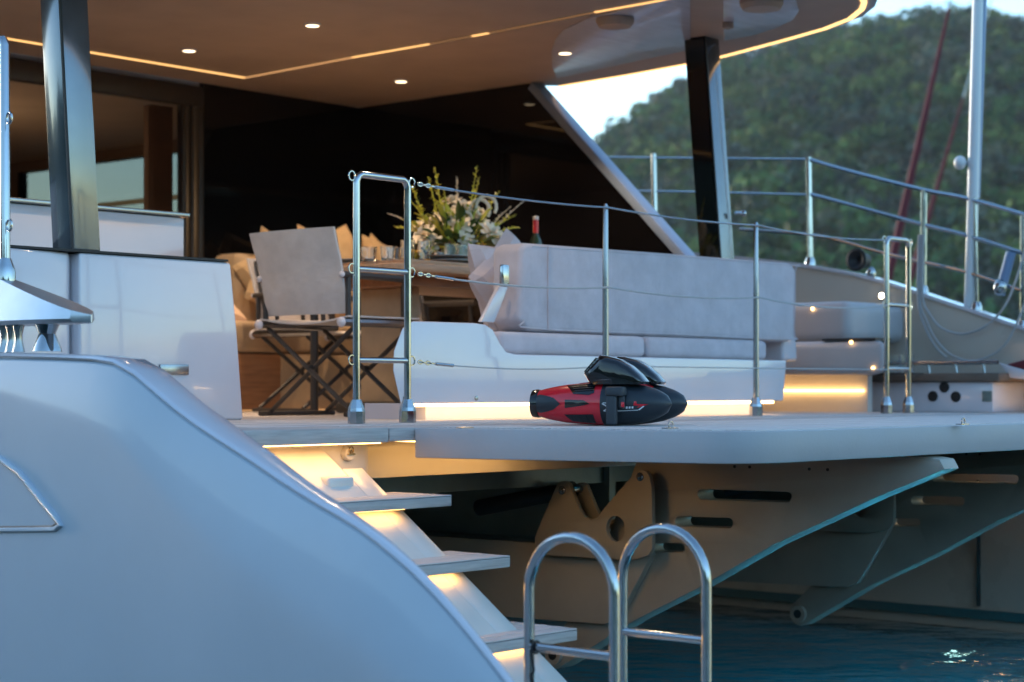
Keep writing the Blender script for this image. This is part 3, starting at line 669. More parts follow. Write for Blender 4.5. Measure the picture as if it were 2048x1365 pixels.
# --- far side moulded seat and locker
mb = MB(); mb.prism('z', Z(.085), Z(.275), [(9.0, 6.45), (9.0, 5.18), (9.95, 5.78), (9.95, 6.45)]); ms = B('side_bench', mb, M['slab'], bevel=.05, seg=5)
mb = MB(); mb.box(9.28, 9.95, 5.58, 6.45, Z(.275), Z(.515)); B('bench_back', mb, M['slab'], ms, bevel=.07, seg=5)
mb = MB(); mb.box(9.02, 9.20, 5.26, 5.60, Z(.277), Z(.289)); B('bench_top', mb, M['frame'], ms)
mb = MB(); mb.box(9.35, 9.40, 5.50, 6.7, D, Z(.084)); B('bench_plinth', mb, M['cream'], ms)
mb = MB(); mb.box(9.32, 9.345, 5.52, 6.6, Z(-.012), Z(.002)); B('led_strip', mb, M['ledbench'], ms)
for x, y, a_ in ((1625, 618, 9.27), (1702, 685, 8.992), (1746, 737, 8.992)):
    q = pa(x, y, a_); mb = MB(); mb.lathe((a_ - .002, q[1], q[2]), [(.011, .004), (.009, -.003)], 'a', 10); B('led_spot', mb, M['ledbench'], ms)
LA = 9.58
p, q = pa(1828, 763, LA), pa(1986, 830, LA)
mb = MB(); mb.box(LA, 9.97, q[1], p[1] + .55, D, Z(.045)); lk = B('deck_locker', mb, M['gel'], bevel=.008)
mb = MB(); mb.box(LA - .03, 9.98, q[1] - .05, p[1] + .60, Z(.047), Z(.095)); B('locker_top', mb, mat('locker_teak', (.12, .09, .07), .5, 0, .3, 5, stretch=(6, 1, 6)), lk, bevel=.006)
for x, y in ((1889, 775), (1866, 793), (1912, 794)):
    c = pa(x, y, LA); mb = MB(); mb.lathe((LA - .004, c[1], c[2]), [(.031, .003), (.031, -.002), (.026, -.003), (.024, .001)], 'a', 18); B('cable_port', mb, M['rubber'], lk)
c = pa(2006, 791, LA); c2 = pa(1998, 783, LA); c = pa(1975, 793, LA)
mb = MB(); mb.box(LA - .008, LA - .001, c[1] - .03, c[1] + .03, c[2] - .03, c[2] + .03); B('socket_plate', mb, mat('socket_grey', (.16, .19, .17), .5), lk, bevel=.003)
tr = [(LA + .02, q[1] - .02, Z(.155)), (LA + .02, p[1] + .5, Z(.155))]
mb = MB(); mb.tube(tr, .012, 8); rl = B('locker_rail', mb, M['satin'], lk)
for t in (.08, .25, .42, .60):
    y = tr[0][1] + (tr[1][1] - tr[0][1]) * t; mb = MB(); mb.tube([(LA + .02, y, Z(.096)), (LA + .02, y + .01, Z(.15))], .008, 8); B('locker_rail_foot', mb, M['satin'], lk)
# underwater lamp by the far hull
mb = MB(); mb.tube([(8.99, 4.74, -.45), (9.45, 4.80, -.42)], .02, 8); ul = B('underwater_lamp', mb, M['satin'])
mb = MB(); mb.lathe((8.955, 4.735, -.45), [(.024, .03), (.026, .0), (.02, -.004)], 'a', 16); B('lamp_lens', mb, M['aqua'], ul)
light('hidden_seabed_light', 'POINT', (8.0, 3.6, -1.1), 34, (.08, .62, .95), size=.03)  # unseen light added away from the fixture to colour the seabed
# lights hidden in the architecture: plinth strips are meshes; saloon lamp
light('saloon_lamp', 'POINT', (6.5, 11.5, Z(1.4)), 7, (1, .62, .32), size=.15)

# ------------------------------------------------------------------ things standing on the deck
# wet-bar cabinet behind the wing wall
t = thing('bar_cabinet', 'pale grey bar cabinet behind the white wing wall', 'cabinet', (4.8, 7.2, D))
mb = MB(); mb.box(3.9, 5.59, 7.0, 7.5, D, Z(.82)); part('body', mb, M['gel'], t, bevel=.01)
mb = MB(); mb.box(3.88, 5.61, 6.98, 7.52, Z(.822), Z(.842)); part('counter', mb, M['satin'], t, bevel=.004)

# aft sofa
t = thing('aft_sofa', 'grey upholstered sofa with white moulded base, its back towards the swim platform', 'sofa', (6.8, 5.7, D))
mb = MB(); mb.prism('b', 5.39, 5.86, [(5.43, Z(-.058)), (8.30, Z(-.058)), (8.33, Z(.155)), (6.15, Z(.157)), (6.09, Z(.165)), (6.05, Z(.20)), (6.00, Z(.262)), (5.95, Z(.283)), (5.88, Z(.288)), (5.50, Z(.286)), (5.44, Z(.255)), (5.39, Z(.16)), (5.385, Z(.08))])
mb.v = [(x + (min(1., max(0., (6.2 - x) / .5)) * 1.0 * (y - 5.39) if True else 0), y, z) for x, y, z in mb.v]
base = part('base', mb, M['gel'], t, bevel=.02, seg=4)
for x, y in ((809, 797), (952, 797)):
    q = pb(x, y, 5.39); mb = MB(); mb.lathe((q[0], 5.388, q[2]), [(.010, .002), (.010, -.003), (.006, -.004)], 'b', 10); part('screw_cap', mb, M['satin'], base)
mb = MB(); mb.box(5.66, 8.22, 5.47, 5.84, D + .0005, Z(-.0585)); pl_ = part('plinth', mb, M['gel'], t)
mb = MB(); mb.box(5.52, 8.26, 5.425, 5.440, Z(-.071), Z(-.0595)); part('led_strip', mb, M['ledhot'], t)
for x0, x1 in ((6.17, 7.25), (7.26, 8.32)):
    mb = MB(); mb.box(x0, x1, 5.50, 6.15, Z(.159), Z(.262)); part('seat_cushion', mb, M['fab'], t, bevel=.03, seg=4)
mb = MB(); prof = [(6.36, Z(.32)), (6.42, Z(.268)), (8.62, Z(.262)), (8.66, Z(.30)), (8.68, Z(.66)), (8.64, Z(.695)), (7.5, Z(.686)), (6.42, Z(.674)), (6.37, Z(.655))]
mb.prism('b', 5.55, 5.73, prof); bkr = part('backrest', mb, M['fab'], t, bevel=.028, seg=4)
for pts in ([(6.56, 5.548, Z(.668)), (6.556, 5.546, Z(.50)), (6.56, 5.548, Z(.28))],):
    mb = MB(); mb.tube(sm(pts, 5), .0035, 6); part('seam_piping', mb, M['fab'], bkr)
mb = MB(); mb.tube(sm([(6.39, 5.556, Z(.64)), (6.40, 5.553, Z(.34)), (6.45, 5.553, Z(.283)), (7.5, 5.553, Z(.281)), (8.60, 5.553, Z(.277)), (8.652, 5.553, Z(.32)), (8.664, 5.553, Z(.65)), (8.62, 5.553, Z(.682)), (7.5, 5.553, Z(.673)), (6.45, 5.553, Z(.660))], 4), .004, 6); part('edge_piping', mb, M['fab'], bkr)
mb = MB(); p, q = (6.33, 5.60, Z(.28)), (6.33, 5.57, Z(.50))
aa, bb = pb(972, 645, 5.60), pb(1006, 570, 5.60)
mb.loft([[(c[0] - w_, c[1] - .012, c[2]), (c[0] + w_, c[1] - .012, c[2]), (c[0] + w_, c[1] + .012, c[2]), (c[0] - w_, c[1] + .012, c[2])] for c, w_ in ((aa, .045), (bb, .030))]); ha = part('hinge_arm', mb, M['gel'], t, bevel=.005)
cc = pb(1008, 552, 5.545); mb = MB(); mb.box(cc[0] - .022, cc[0] + .022, 5.530, 5.555, cc[2] - .05, cc[2] + .05); part('hinge', mb, M['steel'], ha, bevel=.006)
mb = MB(); mb.prism('b', 5.60, 6.2, [(8.62, Z(.16)), (8.62, Z(.46)), (8.735, Z(.46)), (8.775, Z(.16))]); part('end_panel', mb, M['gel'], t, bevel=.02, seg=3)

def pillow_mb(w, h, th, n=14):
    mb = MB(); top = []; bot = []
    for j in range(n + 1):
        for i in range(n + 1):
            x, y = 2 * i / n - 1, 2 * j / n - 1
            pin = 1 - .10 * (1 - (1 - abs(x)) ** 0) ; k = (max(0, 1 - x ** 4) * max(0, 1 - y ** 4)) ** .45
            sx = x * (1 - .10 * (1 - y * y)) ** -0 * (1 - .08 * (1 - abs(y)) * abs(x)); sy = y * (1 - .08 * (1 - abs(x)) * abs(y))
            wr = .006 * math.sin(7 * x + 3 * y) * k
            top.append((sx * w / 2, -th / 2 * k - wr, sy * h / 2 + h / 2)); bot.append((sx * w / 2, th / 2 * k, sy * h / 2 + h / 2))
    N = n + 1; fs = [(j * N + i, j * N + i + 1, (j + 1) * N + i + 1, (j + 1) * N + i) for j in range(n) for i in range(n)]
    mb.add(top, fs); mb.add(bot, [tuple(reversed(f)) for f in fs]); return mb
def pillow(loc, rot, tilt, roll, w, h, th, m_, label, group):
    mb = pillow_mb(w, h, th); mb.xf(Matrix.Rotation(tilt, 4, 'X') @ Matrix.Rotation(roll, 4, 'Y'))
    me = mesh('pillow', mb, m_); o = link(bpy.data.objects.new('pillow', me)); place(o, loc, rot)
    return tags(o, label=label, category='pillow', group=group)
ZS = Z(.262)
pillow((6.84, 5.98, ZS), R_(8), R_(-14), R_(-4), .48, .475, .15, M['fab'], 'grey pillow at the near left end of the aft sofa, by its hinge', 'pillows on the aft sofa')
pillow((6.93, 5.93, ZS), R_(8), R_(-16), R_(-32), .52, .50, .16, M['fab'], 'tall grey pillow with one corner high above the sofa back, below the red bottle', 'pillows on the aft sofa')
pillow((7.32, 5.92, ZS), R_(0), R_(-12), R_(40), .44, .44, .15, M['fab'], 'grey pillow corner peeping over the sofa back beside the tall pillow', 'pillows on the aft sofa')
pillow((7.72, 5.92, ZS), R_(3), R_(-12), R_(35), .44, .44, .15, M['fab'], 'grey pillow tip just showing behind the middle stanchion', 'pillows on the aft sofa')
pillow((8.38, 5.95, ZS), R_(-5), R_(-12), R_(42), .45, .46, .15, M['fab'], 'grey pillow tip at the pillar end of the sofa back', 'pillows on the aft sofa')

# far sofa along the bulkhead
t = thing('corner_sofa', 'tan upholstered corner sofa along the dark glass behind the table', 'sofa', (7.6, 8.7, D))
mb = MB(); mb.box(6.75, 8.93, 8.25, 9.22, D + .0005, Z(.215)); part('base', mb, M['wood'], t, bevel=.015)
mb = MB(); mb.box(7.30, 8.93, 8.236, 8.248, D + .002, Z(.21)); part('front_panel', mb, M['tan'], t, bevel=.004)
for x0, x1 in ((6.90, 7.55), (7.56, 8.24), (8.25, 8.92)):
    mb = MB(); mb.box(x0, x1, 8.24, 9.0, Z(.217), Z(.40)); part('seat_cushion', mb, M['tan'], t, bevel=.035, seg=4)
for x0, x1 in ((7.56, 8.0), (8.01, 8.46), (8.47, 8.92)):
    mb = MB(); mb.box(x0, x1, 8.95, 9.2, Z(.36), Z(.86)); part('back_cushion', mb, M['tan'], t, bevel=.05, seg=4)
mb = MB(); mb.box(6.8, 8.9, 8.215, 8.228, D + .004, D + .012); part('led_strip', mb, M['leddim'], t)
for i, (x, r, w_, lab) in enumerate(((7.78, 24, .52, 'sand pillow leaning at the doorway end of the tan sofa'), (7.98, -30, .50, 'small sand pillow second from the doorway on the tan sofa'), (8.20, 14, .56, 'plump sand pillow just above the sling chair back'), (8.42, -18, .58, 'sand pillow tilted behind the left gate post'), (8.63, 36, .54, 'sand pillow standing on its corner between the gate posts'), (8.80, 10, .54, 'sand pillow behind the glasses on the table'))):
    pillow((x, 8.84, Z(.47)), R_(random.uniform(-8, 8)), R_(-10), R_(r), w_, w_, .17, M['pil'], lab, 'pillows on the tan sofa')
pillow((7.05, 8.50, Z(.402)), R_(10), R_(-60), R_(20), .45, .42, .15, mat('peach_pillow_fabric', (.62, .45, .33), .9, 0, .1), 'peach pillow lying on the tan sofa seat beside the white wing wall', 'pillows on the tan sofa')

# director's chairs
def chair(name, label, loc, rot):
    t = thing(name, label, 'chair', loc, rot, 'folding chairs around the table')
    W, Dp, sh = .30, .43, .455
    fr = M['frame']
    def bar(nm, pts, r, m_=fr): mb = MB(); mb.tube(pts, r, 8); return part(nm, mb, m_, t, local=True)
    for x in (.03, Dp - .03):
        for s in (-1, 1): bar('leg', [(x + .012 * s, s * W, .022), (x + .012 * s, -s * (W - .01), sh - .03)], .0120)
        mb = MB(); mb.lathe((x - .024, 0, .235), [(.013, 0), (.013, .048)], 'a', 10); part('pivot', mb, fr, t, local=True)
        mb = MB(); 
    for s in (-1, 1):
        bar('foot_rail', [(-.03, s * W, .013), (Dp + .03, s * W, .013)], .012)
        bar('seat_rail', [(-.04, s * (W - .01), sh - .012), (Dp + .04, s * (W - .01), sh - .012)], .020, M['satin'])
        mb = MB(); mb.ell((-.045, s * (W - .01), sh - .012), .018, .026, .026); part('rail_cap', mb, M['gel'], t, local=True)
        bar('back_post', [(.0, s * (W - .01), sh), (.0, s * (W - .01), .66)], .014)
        bar('armrest', [(-.035, s * (W - .01), .665), (Dp - .02, s * (W - .01), .66)], .017)
        mb = MB(); mb.ell((-.04, s * (W - .01), .665), .014, .016, .016); part('arm_cap', mb, M['gel'], t, local=True)
        bar('arm_post', [(Dp - .05, s * (W - .01), sh), (Dp - .06, s * (W - .01), .655)], .012)
        bar('back_stile', [(.040, s * (W - .050), .47), (-.062, s * (W - .040), .865)], .010)
    mb = MB(); n = 12
    secs = []
    for i in range(n + 1):
        y = (-1 + 2 * i / n) * (W + .012); sag = -.028 * (1 - (y / W) ** 2) if abs(y) < W else 0
        secs.append([(-.02, y, sh + .012 + sag), (Dp + .02, y, sh + .012 + sag), (Dp + .02, y, sh + .020 + sag), (-.02, y, sh + .020 + sag)])
    mb.loft(secs); part('seat_sling', mb, M['fabd'], t, local=True)
    mb = MB(); secs = []
    for i in range(n + 1):
        y = (-1 + 2 * i / n) * (W - .022); cv = .025 * (1 - (y / W) ** 2)
        row = []
        for k in range(7):
            z = .485 + (.882 - .485) * k / 6; x = .018 - .105 * k / 6 - cv - .006 * math.sin(k * 1.4); row.append((x - .006, y * (1 + .06 * k / 6), z))
        row += [(p[0] + .012, p[1], p[2]) for p in reversed(row)]
        secs.append(row)
    mb.loft(secs); part('back_sling', mb, M['fabd'], t, local=True)
    return t
ch = chair('folding_chair', 'folding sling chair with taupe back and crossed dark legs, beside the gate rail', (5.97, 6.56, D), 0)
c2 = copy_tree(ch); place(c2, (7.25, 8.05, D), R_(-90)); c2['label'] = 'folding chair mostly hidden on the far side of the table'
c3 = copy_tree(ch); place(c3, (8.05, 8.05, D), R_(-90)); c3['label'] = 'second folding chair on the far side of the table, behind the flowers'

# dining table
TZ = Z(.655)
t = thing('dining_table', 'teak dining table laid for a meal in front of the tan sofa', 'table', (7.5, 7.0, D))
mb = MB(); mb.prism('z', TZ - .062, TZ - .018, rrect(6.55, 8.55, 6.48, 7.48, .12, 6)); top_ = part('tabletop', mb, M['table'], t, bevel=.008)
mb = MB(); y = 6.50
while y < 7.44:
    mb.box(6.60, 8.50, y, min(y + .112, 7.46), TZ - .0178, TZ); y += .116
part('top_planks', mb, M['table'], top_, bevel=.002, kind='stuff')
mb = MB(); mb.box(6.75, 8.35, 6.66, 7.30, TZ - .12, TZ - .0625); part('apron', mb, M['wood'], t)
for x in (6.95, 8.15):
    mb = MB(); mb.box(x - .045, x + .045, 6.80, 7.16, D + .06, TZ - .12); part('pedestal', mb, M['tan'], t, bevel=.01)
    mb = MB(); mb.box(x - .08, x + .08, 6.64, 7.32, D + .001, D + .06); part('foot', mb, M['frame'], t, bevel=.015)
for x, y in ((6.72, 6.64), (6.72, 7.32), (8.38, 6.64), (8.38, 7.32)):
    mb = MB(); mb.tube([(x, y, D + .001), (x, y, TZ - .12)], .022, 10); part('leg', mb, M['frame'], t)

# tableware
def tumbler(h=.105, r=.037):
    mb = MB(); pr = [(r * .86, 0), (r, h), (r - .003, h), (r * .86 - .004, .012), (.001, .012)]
    mb.lathe((0, 0, 0), pr, 'z', 14); return mesh('tumbler', mb, M['glass'])
tm, tm2 = tumbler(), tumbler(.075, .042)
GL = [((6.72, 6.62), tm, 'tall clear tumbler nearest the left gate post'), ((6.80, 6.58), tm, 'tall clear tumbler between the gate posts, nearest the flowers'), ((6.66, 6.70), tm2, 'short clear tumbler left of the tall glasses'), ((6.74, 6.74), tm2, 'short clear tumbler behind the two tall glasses'),
      ((6.62, 6.80), tm2, 'short clear tumbler at the chair end of the table'), ((7.02, 6.60), tm, 'clear tumbler under the flowers, at the edge of the plates'), ((7.10, 6.58), tm, 'clear tumbler standing at the middle of the plates'), ((7.18, 6.62), tm, 'clear tumbler beside the near left sofa pillow'), ((7.10, 6.74), tm2, 'short clear tumbler behind the plates')]
for (x, y), me, lab in GL:
    o = link(bpy.data.objects.new('tumbler', me)); place(o, (x, y, TZ + .0008)); tags(o, label=lab, category='glass', group='clear tumblers on the dining table')
def plate(r): mb = MB(); mb.lathe((0, 0, 0), [(r * .55, 0), (r * .6, .003), (r, .018), (r, .022), (r * .62, .008), (0, .007)], 'z', 28); return mesh('plate', mb, M['ceramic'])
pm = plate(.135)
for (x, y, z), lab in (((7.06, 6.66, 0), 'lower grey plate in front of the flowers'), ((7.06, 6.66, .0225), 'upper grey plate of the pair in front of the flowers'), ((6.72, 7.02, 0), 'grey green plate at the chair end of the table')):
    o = link(bpy.data.objects.new('plate', pm)); place(o, (x, y, TZ + .0008 + z)); tags(o, label=lab, category='plate', group='plates on the dining table')
mb = MB(); mb.ell((0, 0, .032), .042, .032, .032); lm = mesh('lemon', mb, M['yellow'])
for i, (x, y, rz, lab) in enumerate(((6.84, 6.66, .4, 'lemon beside the tall tumblers, nearer the flowers'), (6.78, 6.65, 1.4, 'lemon behind the tall tumblers, nearer the chair'))):
    o = link(bpy.data.objects.new('lemon', lm)); place(o, (x, y, TZ + .0008), rz); tags(o, label=lab, category='fruit', group='lemons on the table')
t = thing('wine_bottle', 'dark bottle with a red capsule standing behind the sofa pillows', 'bottle', (8.0, 6.86, TZ + .001))
mb = MB(); mb.lathe((0, 0, 0), [(.036, 0), (.038, .01), (.038, .17), (.030, .20), (.015, .225), (.014, .235)], 'z', 18); part('glass_body', mb, M['bottle'], t, local=True)
mb = MB(); mb.lathe((0, 0, .236), [(.0155, 0), (.0155, .075)], 'z', 14); part('capsule', mb, M['red'], t, local=True)
mb = MB(); mb.lathe((0, 0, .3115), [(.0165, 0), (.0165, .018), (.013, .02)], 'z', 14); part('cap_top', mb, M['white'], t, local=True)

# flower arrangement
t = thing('flower_arrangement', 'large white and lime green flower arrangement on the dining table', 'flowers', (7.30, 6.82, TZ + .001))
rnd = random.Random(11)
mb = MB(); mb.lathe((0, 0, 0), [(.07, 0), (.085, .03), (.085, .10), (.078, .11)], 'z', 18); part('vase', mb, M['leaf'], t, local=True)
def leaf_me(m_, L=1., Wd=.3):
    mb = MB(); n = 5; vs = []
    for i in range(n + 1):
        q = i / n; w_ = Wd * math.sin(math.pi * min(.97, q * .9 + .06)) ** .8 * .5; z = .18 * math.sin(q * 2.2)
        vs += [(q * L, -w_, z), (q * L, 0, z - .04), (q * L, w_, z)]
    fs = []
    for i in range(n): fs += [(i * 3, i * 3 + 3, i * 3 + 4, i * 3 + 1), (i * 3 + 1, i * 3 + 4, i * 3 + 5, i * 3 + 2)]
    mb.add(vs, fs); return mesh('leaf', mb, m_)
lf1, lf2 = leaf_me(M['leaf'], 1, .36), leaf_me(M['lime'], 1, .30)
def dirm(d, roll): return Vector(d).to_track_quat('X', 'Z').to_matrix().to_4x4() @ Matrix.Rotation(roll, 4, 'X')
for k in range(150):
    g = rnd.uniform(0, 6.28); e = rnd.uniform(-.25, 1.2); d = (math.cos(g) * math.cos(e), math.sin(g) * math.cos(e), math.sin(e))
    o = link(bpy.data.objects.new('leaf', lf1 if rnd.random() < .5 else lf2)); o.parent = t
    rr = rnd.uniform(.03, .19); s = rnd.uniform(.06, .13)
    o.matrix_local = Matrix.Translation((d[0] * rr, d[1] * rr, .13 + d[2] * rr)) @ dirm(d, rnd.uniform(-1, 1)) @ Matrix.Scale(s, 4)
def blossom_me():
    mb = MB(); r2 = random.Random(5)
    for layer, (nn, el, L) in enumerate(((8, .15, 1.), (7, .6, .85), (6, 1.0, .65), (4, 1.35, .5))):
        for i in range(nn):
            g = 6.283 * i / nn + layer * .4; el2 = el + r2.uniform(-.1, .1); d = Vector((math.cos(g) * math.cos(el2), math.sin(g) * math.cos(el2), math.sin(el2)))
            s = Vector((-math.sin(g), math.cos(g), 0)); u = d.cross(s)
            mb.add([d * .1, d * .55 * L - s * .28 * L + u * .1, d * L - s * .15 * L + u * .02, d * L * 1.03 + s * .12 * L, d * .55 * L + s * .28 * L + u * .1], [(0, 1, 2, 3, 4)])
    mb.ell((0, 0, .15), .25, .25, .25, 8, 5); return mesh('blossom', mb, M['petal'])
bm_ = blossom_me()
axr = Vector((CA, -SA, 0))     # sideways across the view, in the boat frame
axn = Vector((SA, CA, 0))
for sx, sz, dy, s in ((-.03, .27, -.02, .085), (.03, .32, 0, .07), (-.09, .25, .03, .075), (.02, .22, -.08, .075), (-.14, .16, -.08, .075), (.15, .18, -.06, .075), (.19, .15, -.05, .06), (-.02, .36, .03, .06), (.10, .25, .02, .07), (-.10, .12, -.12, .06), (.05, .13, -.13, .055), (.10, .30, .05, .05), (-.17, .22, .02, .05)):
    c = axr * sx * 1.2 + axn * dy; d = Vector((c.x, c.y, .1)).normalized() + Vector((0, 0, .4)) - axn * .7
    o = link(bpy.data.objects.new('blossom', bm_)); o.parent = t
    o.matrix_local = Matrix.Translation((c.x, c.y, sz)) @ d.to_track_quat('Z', 'Y').to_matrix().to_4x4() @ Matrix.Scale(s, 4)
def spike(base, tip, bend, m_, nl, ls, name='flower_spike'):
    mb = MB(); b0, t0 = Vector(base), Vector(tip); mid = (b0 + t0) / 2 + Vector(bend); pts = [(1 - q) ** 2 * b0 + 2 * q * (1 - q) * mid + q * q * t0 for q in [i / 10 for i in range(11)]]
    mb.tube(pts, [.004 - .0025 * i / 10 for i in range(11)], 5)
    for i in range(nl):
        q = .30 + .70 * i / nl; p = pts[min(10, int(q * 10))].lerp(pts[min(10, int(q * 10) + 1)], q * 10 % 1); g = rnd.uniform(0, 6.28)
        d = Vector((math.cos(g), math.sin(g), rnd.uniform(.2, 1.2))).normalized(); s = Vector((0, 0, 1)).cross(d).normalized(); L = ls * (1.1 - .6 * i / nl) * rnd.uniform(.7, 1.2)
        mb.add([p, p + d * L * .5 - s * L * .3, p + d * L, p + d * L * .5 + s * L * .3], [(0, 1, 2, 3)])
    return part(name, mb, m_, t, local=True)
def L3(sx, dy, z): c = axr * sx * 1.22 + axn * dy; return (c.x, c.y, z)
for sx0, sx1, z1, m_, nl, ls in ((-.06, -.10, .55, 'lime', 30, .04), (.03, .09, .55, 'lime', 30, .036), (-.10, -.20, .45, 'lime', 26, .04), (.08, .19, .42, 'lime', 22, .036), (-.08, -.27, .22, 'lime', 24, .045), (.10, .26, .28, 'lime', 24, .04), (-.06, -.13, .50, 'lime', 26, .035), (.02, .0, .49, 'petal', 34, .022), (.06, .10, .50, 'lime', 26, .030), (-.08, -.22, .38, 'lime', 18, .032), (-.10, -.31, .30, 'petal', 20, .02), (-.10, -.24, .26, 'lime', 18, .034), (.10, .30, .37, 'petal', 22, .02), (.10, .24, .33, 'petal', 18, .022), (.12, .28, .22, 'lime', 18, .03), (-.02, -.06, .44, 'lime', 18, .03), (.05, .16, .36, 'petal', 16, .025)):
    spike(L3(sx0, 0, .12), L3(sx1, rnd.uniform(-.06, .06), z1), (rnd.uniform(-.02, .02), rnd.uniform(-.02, .02), .05), M[m_], nl, ls)
for sx, z in ((.13, .33), (.10, .31)):
    mb = MB(); mb.tube([L3(sx + .045 * math.cos(q), -.02, z + .06 * math.sin(q)) for q in [k * .42 - .6 for k in range(12)]], .009, 6); part('curled_tendril', mb, M['petal'], t, local=True)

# ------------------------------------------------------------------ removable railing at the platform edge
G1, G2 = 4.86, 9.04
BS = 5.06
HT = .945
def gate(name, label, a0, a1):
    t = thing(name, label, 'railing', (a0, BS, D), 0, 'removable gate rails on the deck'); w_ = a1 - a0; r = .0138
    pts = [(0, 0, .07), (0, 0, HT - .04)] + [(.035 - .035 * math.cos(R_(q)), 0, HT - .035 + .035 * math.sin(R_(q))) for q in (15, 45, 75)] + [(w_ - .035 + .035 * math.sin(R_(q)), 0, HT - .035 + .035 * math.cos(R_(q))) for q in (15, 45, 75)] + [(w_, 0, HT - .04), (w_, 0, .07)]
    mb = MB(); mb.tube(pts, r, 16); part('hoop', mb, M['steel'], t, local=True)
    for z in (.255 * HT, .62 * HT):
        mb = MB(); mb.tube([(0, 0, z), (w_, 0, z)], .0112, 14); part('rung', mb, M['steel'], t, local=True)
    for x in (0, w_):
        mb = MB(); mb.lathe((x, 0, 0.001), [(.033, 0), (.033, .045), (.030, .058), (.020, .085), (.018, .09)], 'z', 8); part('socket', mb, M['steel'], t, local=True, smooth=False)
    for z in (.255 * HT, .62 * HT, HT - .01):
        for x, s in ((0, -1), (w_, 1)):
            mb = MB(); mb.tube([(x + s * (.024 + .016 * math.cos(q)), 0, z + .018 * math.sin(q)) for q in [k * math.pi / 6 for k in range(12)]], .0032, 6, closed=True); part('wire_eye', mb, M['steel'], t, local=True)
    return t
gate('gate_rail', 'steel gate rail with two rungs standing beside the folding chair', 4.86, 5.135)
gate('gate_rail', 'steel gate rail with two rungs at the far hull, beside the deck locker', 8.80, 9.035)
def gate_stanchion(a, label):
    t = thing('stanchion', label, 'stanchion', (a, BS, D), 0, 'single stanchions along the platform edge')
    mb = MB(); mb.tube([(0, 0, .07), (0, 0, HT * .62), (0, 0, HT - .012), (0, 0, HT)], [.0140, .0135, .0115, .007], 14); part('post', mb, M['satin'], t, local=True)
    mb = MB(); mb.lathe((0, 0, .001), [(.033, 0), (.033, .045), (.030, .058), (.020, .085), (.018, .09)], 'z', 8); part('socket', mb, M['steel'], t, local=True, smooth=False)
    return t
s2, s3 = pb(1211, 820, BS)[0], pb(1512, 820, BS)[0]
gate_stanchion(s2, 'single steel stanchion standing behind the red sea scooter')
gate_stanchion(s3, 'single steel stanchion in front of the far end of the sofa')
def lifeline(label, zf, sags, zend):
    t = thing('lifeline', label, 'wire', (5.135, BS, D), 0, 'lifelines strung between the gate rails')
    xs = [5.135 + .04, s2, s3, 8.80 - .02]; zs = [HT * zf, HT * zf - .004, HT * zf - .004, HT * zf]; pts = []
    for i in range(3):
        for k in range(10 if i < 2 else 11):
            q = k / 10; pts.append((xs[i] + (xs[i + 1] - xs[i]) * q - 5.135, -.018 if True else 0, zs[i] + (zs[i + 1] - zs[i]) * q - sags[i] * 4 * q * (1 - q)))
    mb = MB(); mb.tube(pts, [.0042 if zf > .5 else .0030] * len(pts), 8); part('wire', mb, M['rope'] if zf < .9 else M['satin'], t, local=True)
    for k in range(4):
        x = .052 + k * .022; q = interp([(p[0], p[2]) for p in pts], x); mb = MB()
        mb.tube([(x + .013 * math.cos(g), -.018 + (.007 * math.sin(g) if k % 2 else 0), q + (0 if k % 2 else .007 * math.sin(g))) for g in [j * math.pi / 5 for j in range(10)]], .0028, 6, closed=True); part('shackle', mb, M['steel'], t, local=True)
    mb = MB(); q0 = interp([(p[0], p[2]) for p in pts], .14); q1 = interp([(p[0], p[2]) for p in pts], .24); mb.tube([(.14, -.018, q0), (.24, -.018, q1)], .0065, 8); part('terminal', mb, M['steel'], t, local=True)
lifeline('top steel lifeline running between the two gate rails', .985, (.012, .012, .02), 0)
lifeline('middle white lifeline between the gate rails, crossing the sofa back', .615, (.022, .02, .03), 0)
lifeline('lowest thin lifeline between the gate rails, crossing the sofa base', .25, (.02, .0, .0), 0)

# loops of spare line hanging off the far rail
def rope(label, pts, r=.007):
    q = pa(*pts[0], 9.94); t = None
    mb = MB(); mb.tube(sm([pa(x, y, 9.93) for x, y in pts], 6), r, 8); mb.xf(RB); me = mesh('rope_loop', mb, M['rope'])
    o = link(bpy.data.objects.new('rope_loop', me)); tags(o, label=label, category='rope', group='white rope loops hanging from the far rail')
rope('white rope hanging in a shallow loop from the far rail', ((1846, 470), (1845, 590), (1857, 625), (1885, 658), (1930, 668), (1975, 650), (2010, 612), (2032, 560), (2056, 480)))
rope('white rope hanging in the deepest loop down to the locker rail', ((1842, 470), (1840, 600), (1852, 640), (1872, 680), (1905, 712), (1950, 722), (2000, 700), (2030, 655), (2056, 590)))
rope('short white rope tail beside the deep loop', ((1838, 470), (1836, 600), (1850, 655), (1872, 695), (1893, 716)), .008)

